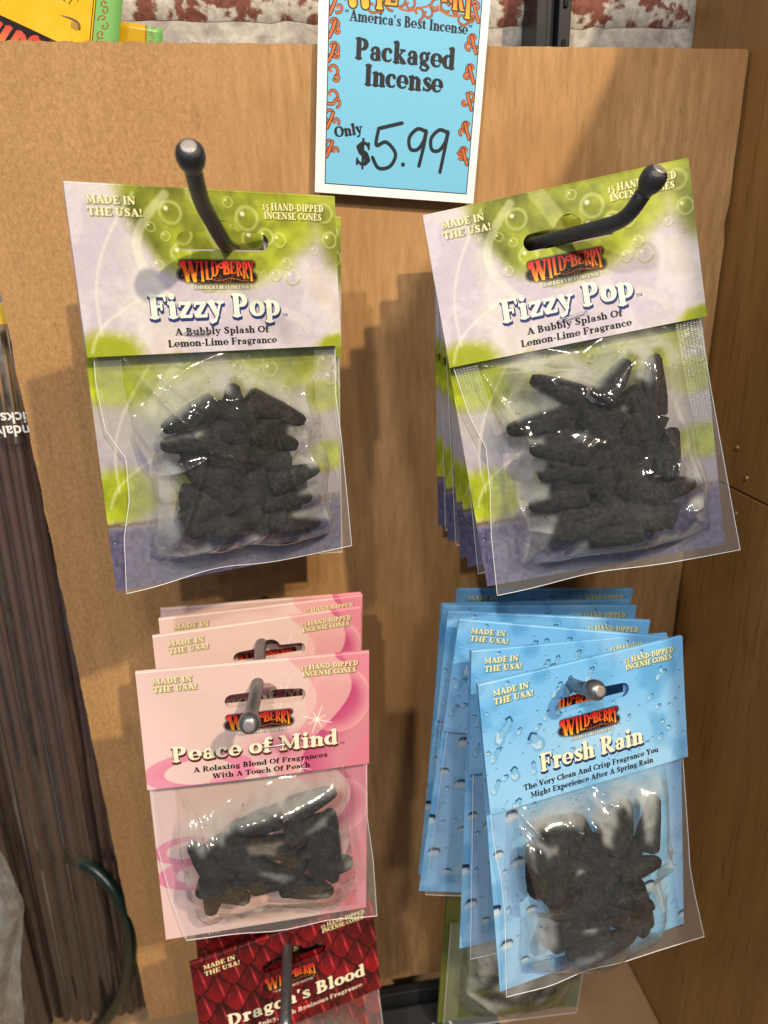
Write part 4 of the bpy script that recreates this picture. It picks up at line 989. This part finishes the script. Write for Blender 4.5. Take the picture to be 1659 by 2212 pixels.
rsS = random.Random(77)
proto = None
for k, (des, pose, lab) in enumerate(stack):
    e, mw = pack(des, pose, lab, GROUPS.get(des), rsS.uniform(0, .001), rsS.uniform(.0012, .0025), rsS.uniform(-.005, .004), rsS.uniform(-.0025, .0025))
    if des == 'olive':
        rO = random.Random(5); cO = []
        for i in range(15):
            bx, bz, a = rO.uniform(-.03, .035), rO.uniform(-.15, -.09), rO.uniform(0, 6.28); cO.append((bx+.024*math.cos(a), bz+.024*math.sin(a), bx, bz))
        make_bag(e, [(-.053, -.066), (-.053, -.178)], [(.057, -.066), (.057, -.178)], cones=cones_local(e, cO), creases=[(-.045, -.095, -.042, -.115, .0012, .004), (-.034, -.095, -.031, -.11, .0012, .004), (-.05, -.12, .0, -.15, .0015, .004), (-.045, -.068, -.03, -.10, .0015, .004)], seed=61, NX=60, NY=70)
        continue
    if proto is None:
        b, _ = make_bag(e, [(-.055, -.060), (-.053, -.177)], [(.056, -.060), (.058, -.177)], foot=lambda s: .002*bell(s, .4, .2), seed=71, NX=44, NY=50, puff=.006)
        proto = [c_ for c_ in e.children if c_.name.startswith(('plastic_bag', 'cut_edge'))]
    else:
        for c_ in proto: d = c_.copy(); COL.objects.link(d); d.parent = e
print('packs', time.time()-T0, len(bpy.data.objects))
# ---------------------------------------------------------------- display hooks
def hook(root, pts, ball_r, label, r=.0032, tip=True, M_STEEL=None):
    M_STEEL = M_STEEL or globals()['M_STEEL']
    """steel rod from the board, bent up at its end, with a ball tip"""
    e = empty('display_hook', tuple(root)); tag(e, label, 'hook', 'steel display hooks'); bpy.context.view_layer.update()
    pts = [Vector(p) for p in pts]
    # smooth the bends
    path = [pts[0]]
    for i in range(1, len(pts)-1):
        a, b, c = pts[i-1], pts[i], pts[i+1]; rr = .0065
        p0 = b+(a-b).normalized()*min(rr, (a-b).length*.45); p1 = b+(c-b).normalized()*min(rr, (c-b).length*.45)
        for q in range(7): t = q/6; path.append(p0*(1-t)**2+b*2*t*(1-t)+p1*t*t)
    path.append(pts[-1])
    if tip: path[-1] = path[-1]+(path[-2]-path[-1]).normalized()*ball_r*.5
    rel(link('rod', tube_mesh('rod', path, r, 24), M_STEEL, None, True), e)
    if 0: rel(link('base_plate', box_mesh('base_plate', root[0]-.0045, root[0]+.0045, -.0018, -.0002, root[2]-.0045, root[2]+.0045, .0006), M_STEEL), e)
    if tip:
        d = (pts[-1]-pts[-2]).normalized(); B = pts[-1]
        prof = [(-1.5, .62), (-1.1, .70), (-.75, .92), (-.3, 1.03), (.1, 1.03), (.42, .94), (.62, .80), (.74, .62), (.78, .55)]
        bp = [B+d*ball_r*q[0] for q in prof]
        rel(link('ball_tip', tube_mesh('ball_tip', bp, [ball_r*q[1] for q in prof], 28), M_STEEL, None, True), e)
        rel(link('worn_tip', tube_mesh('worn_tip', [B+d*ball_r*q for q in (.781, .82, .84)], [ball_r*.56, ball_r*.50, ball_r*.30], 24), M_TIP, None, False), e)
def Pz(x, y, z): return CAM+ray(x, y)*z/FPX
S = P(486, 528, -.080); hook((S[0]+.004, -.001, S[2]-.004), [(S[0]+.004, -.001, S[2]-.004), S, P(437, 442, -.106), P(424, 398, -.121), P(411, 334, -.132)], .0050, 'dark steel hook with ball tip rising through the upper left green pack')
S = P(1165, 526, -.0865); hook((S[0], -.001, S[2]), [(S[0]-.001, -.001, S[2]-.002), S, P(1352, 476, -.119), P(1412, 384, -.130)], .0049, 'dark steel hook bending up to the right over the upper right green pack')
S = P(556, 1480, -.1); hook((S[0]+.003, -.001, S[2]), [(S[0]+.003, -.001, S[2]-.003), S, P(543, 1545, -.122), P(539, 1562, -.131)], .0049, 'dark steel hook through the pink packs, worn ball tip facing the viewer', M_STEEL=M_STEEL2)
S = P(1235, 1478, -.129); hook((S[0], -.001, S[2]-.03), [(S[0]+.002, -.001, S[2]-.033), S, P(1255, 1486, -.143), P(1286, 1491, -.152)], .0047, 'dark steel hook through the blue packs, its tip worn to bare metal', M_STEEL=M_STEEL2)
S = P(620, 2065, -.09); hook((S[0], -.001, S[2]), [(S[0]+.002, -.001, S[2]-.012), S, P(617, 2215, -.135), P(612, 2330, -.14)], .0049, 'dark steel hook through the red packs, cut off by the photo foot', M_STEEL=M_STEEL2)
S = P(1100, 1990, -.05); hook((S[0], -.001, 1.083), [(S[0], -.001, 1.083), (S[0], -.055, 1.085), (S[0], -.062, 1.092)], .0047, 'short dark steel hook holding the olive pack behind the blue stack')
# ---------------------------------------------------------------- price sign
sg = art_sign(760, 1216); SW = .0855; SH = SW*1216/760
bl, br = Vector(P(680, 415, -.006)), Vector(P(1022, 440, -.006)); ax = (br-bl).normalized(); SW = (br-bl).length; SH = SW*1216/760
upv = Vector((0, -1, 0)).cross(ax).normalized()*-1
if upv.z < 0: upv = -upv
vs, F, uv = [], [], []
for j in range(21):
    for i in range(11):
        p = bl+ax*SW*i/10+upv*SH*j/20; p.y += -.002*math.sin(math.pi*i/10)*0+.004*((j/20)-.0)*1. - .0012*math.sin(3.1*j/20); vs.append(p); uv.append((i/10, j/20))
for j in range(20):
    for i in range(10): a = j*11+i; F.append((a, a+1, a+12, a+11))
ps = solid(link('price_sign', mesh('price_sign', vs, F, uv), mat_print('price_sign_print', sg, .55, .84)), .0006)
tag(ps, 'white bordered blue price card reading Packaged Incense Only $5.99, over the board top', 'price sign')
# ---------------------------------------------------------------- yellow packs behind the board, upper left
def yellow(corners, Y, label, art, group='yellow header packs behind the board'):
    q = [Vector(P(x, y, Y+dy)) for x, y, dy in corners]       # tl, tr, br, bl
    vs, F, uv = [], [], []
    for j in range(13):
        for i in range(13):
            u, v_ = i/12, j/12; p = (q[0]*(1-u)+q[1]*u)*(1-v_)+(q[3]*(1-u)+q[2]*u)*v_; p.y -= .003*math.sin(math.pi*u)
            vs.append(p); uv.append((u, 1-v_))
    for j in range(12):
        for i in range(12): a = j*13+i; F.append((a, a+13, a+14, a+1))
    o = solid(link('yellow_header_card', mesh('yellow_header_card', vs, F, uv), mat_print('yellow_print', art, .3), None, True), .0005)
    return tag(o, label, 'card', group)
def yart(full):
    c = art_yellow(700, 600)
    if full:
        K = C3(40, 20, 14)
        ln = lambda u: .333+.517*(u-.216)
        c.text('GREAT!', .455, .155, .10, K, 27, width=.29, weight=.42)
        def grad(X_, Y_):
            k = np.clip((Y_/c.w-.36-.517*(X_/c.w-.216))/.22, 0, 1)[..., None]; return (C3(206, 72, 64)+(C3(236, 170, 80)-C3(206, 72, 64))*k).astype(np.float32)
        c.stroke([(-.1, ln(-.1)+.165), (.50, ln(.50)+.165), (.70, ln(.70)+.165)], .155, C3(34, 24, 26))
        for i, (ch, px, wd) in enumerate((('W', .02, .55), ('I', .24, .5), ('L', .305, .5), ('D', .375, .5), ('B', .49, .5), ('E', .585, .5))):
            c.text(ch, px-.12, ln(px)+.235, .33, grad, 27, wid=wd, weight=1.3)
        c.ring(.475, ln(.475)+.06, .028, .014, grad, 0, 300)
    return c
yellow([(-75, -70, 0), (272, -70, 0), (248, 190, 0), (-95, 190, 0)], .012, 'yellow header card with GREAT! lettering and a green border, poking up behind the board', yart(True))
yellow([(150, 35, 0), (352, 62, 0), (345, 200, 0), (150, 200, 0)], .03, 'second yellow card, only its green cornered end showing right of the first', yart(False))
# hang slot of the big yellow card: raised lip, and a proud plate with the opening's shade in its colour
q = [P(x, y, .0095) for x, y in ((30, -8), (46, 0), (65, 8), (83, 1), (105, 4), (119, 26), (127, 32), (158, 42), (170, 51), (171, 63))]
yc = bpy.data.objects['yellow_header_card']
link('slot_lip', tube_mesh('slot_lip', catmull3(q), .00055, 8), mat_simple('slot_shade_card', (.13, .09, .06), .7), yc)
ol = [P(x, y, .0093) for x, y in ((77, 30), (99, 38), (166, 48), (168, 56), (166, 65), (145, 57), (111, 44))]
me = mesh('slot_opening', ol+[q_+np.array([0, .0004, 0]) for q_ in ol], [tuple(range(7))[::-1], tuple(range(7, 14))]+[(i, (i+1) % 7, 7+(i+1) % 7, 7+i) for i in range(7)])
link('slot_opening', me, mat_simple('shaded_inner_card', (.30, .16, .012), .5, 0, 60, .4), yc)
# ---------------------------------------------------------------- incense stick sleeves, left of the board
def sleeve(x0, x1, yc, ztop, zbot, lean, label, seed, n=22, text=False):
    e = empty('incense_stick_sleeve', ((x0+x1)/2, yc, zbot)); tag(e, label, 'incense sleeve', 'sleeves of incense sticks left of the board'); bpy.context.view_layer.update()
    rs = random.Random(seed)
    for i in range(n):
        x = x0+(x1-x0)*(i+.5)/n+rs.uniform(-.001, .001); y = yc+rs.uniform(-.004, .006); zt = ztop+rs.uniform(-.012, .0); dx = rs.uniform(-.004, .004)
        a = Vector((x+dx, y, zt)); b = Vector((x+lean+rs.uniform(-.003, .003), y+rs.uniform(-.003, .003), zbot+.01))
        m_ = a.lerp(b, .12)
        s = rel(link('incense_stick', tube_mesh('incense_stick', [m_, b], [.0024, .0027], 10), M_STICK, None, True), e)
        rel(link('bamboo_end', tube_mesh('bamboo_end', [a, m_], .0011, 8), M_BAMBOO, None, True), e)
    NX, NY = 70, 90; n1 = noise2(NX+1, NY+1, 7, seed, 3); vs, F = [], []
    for j in range(NY+1):
        for i in range(NX+1):
            u, t = i/NX, j/NY; z = ztop+.012-(ztop+.012-zbot)*t
            hh = .0055+.004*math.sin(math.pi*u)+.0034*math.sin(u*15+t*1.6+seed)*(.6+.4*math.sin(t*5))+.0009*math.sin(u*39-t*2.3)+.003*(n1[j, i]-.5)
            vs.append((x0-.003+(x1-x0+.006)*u+lean*t, yc-hh, z))
    for j in range(NY):
        for i in range(NX): a = j*(NX+1)+i; F.append((a, a+NX+1, a+NX+2, a+1))
    rel(link('film_sleeve', mesh('film_sleeve', vs, F), M_SLEEVE, None, True), e)
    return e
e1 = sleeve(-.205, -.128, .030, 1.476, .906, -.022, 'clear sleeve of dark incense sticks with upside down white lettering, beside the board edge', 3, 24)
e2 = sleeve(-.300, -.212, .018, 1.50, .906, -.01, 'clear sleeve of dark brown incense sticks at the far left edge of the photo', 8, 20)
def words(body, x, y, Y, size, ang):
    cu = bpy.data.curves.new('lettering', 'FONT'); cu.body = body; cu.size = size; cu.align_x = 'LEFT'; cu.extrude = .00003; cu.offset = size*.012
    o = bpy.data.objects.new('lettering', cu); COL.objects.link(o); p = P(x, y, Y); o.location = p; o.rotation_euler = (R(90), R(ang), 0)
    bpy.context.view_layer.update(); dg = bpy.context.evaluated_depsgraph_get(); me = bpy.data.meshes.new_from_object(o.evaluated_get(dg)); mw = o.matrix_world.copy(); bpy.data.objects.remove(o)
    q = bpy.data.objects.new('lettering', me); COL.objects.link(q); me.materials.clear(); me.materials.append(M_TEXT); q.matrix_world = mw; rel(q, e1); return q
words('Sticks', 84, 889, .0145, .0092, 181)
words('Sandalwood', 96, 917, .0145, .0092, 181)
# yellow header strip over the sleeve, far left
o = link('yellow_label_strip', box_mesh('yellow_label_strip', -.30, P(14, 670, .006)[0], .008, .0095, P(5, 702, .006)[2], P(5, 655, .006)[2], .0003), mat_simple('yellow_card', (.55, .36, .03), .4))
tag(o, 'thin yellow card strip at the left photo edge above the stick sleeves', 'card strip')
# dark green ring and clear grey bag, lower left
ring = []
for i in range(49):
    a = R(-115+230*i/48)
    ring.append(P(118+164*math.cos(a), 2052+205*math.sin(a), .0+.05*(1-math.cos(a))/1.3))
tag(link('green_ring', tube_mesh('green_ring', ring, .0046, 16), M_GREEN, None, True), 'thick dark green coated ring round the sleeves at the lower left', 'ring')
vs, F = [], []; nb = noise2(61, 81, 5, 99, 4)
for j in range(81):
    for i in range(61):
        u, t = i/60, j/80; ex = 58*min(1, (t*3.2))**.7+6*math.sin(t*9)*t; px = -160+(160+ex)*u; py = 1760+(470)*t+40*(u-1)**2*0+35*u*(1-t)
        p = P(px, py, -.03); p[1] -= .012*nb[j, i]+.004*abs(math.sin(u*14+t*5))+.006*math.sin(math.pi*u); vs.append(p)
for j in range(80):
    for i in range(60): a = j*61+i; F.append((a, a+61, a+62, a+1))
tag(link('clear_plastic_bag', mesh('clear_plastic_bag', vs, F), mat_film('grey_bag_film', .30, (.8, .8, .8), False), None, True), 'crumpled grey clear plastic bag at the lower left corner', 'plastic bag')
# black tray on the shelf, under the board
tr = empty('black_tray', (.06, -.06, .9055)); tag(tr, 'black tray with chalky scratches on the shelf under the board', 'tray'); bpy.context.view_layer.update()
rel(link('tray_body', box_mesh('tray_body', -.10, .135, -.13, -.012, .9055, .922, .002), M_BLACKBOX), tr)
rel(link('gap_shadow_strip', box_mesh('gap_shadow_strip', -.10, .135, -.0115, -.004, .9055, .936, .001), M_BLACK), tr)  # added black strip standing for the shadow in the gap under the board
rsT = random.Random(6)
for k in range(5):
    x, y = .078+rsT.uniform(-.02, .03), -.045+rsT.uniform(-.03, .02); pts = [(x+rsT.uniform(-.003, .003), y+.0025*i, .9222) for i in range(4)]
    rel(link('scratch', tube_mesh('scratch', pts, [.0003, .0008, .0006, .0002], 6), M_TEXT), tr)
print('done', time.time()-T0, len(bpy.data.objects))
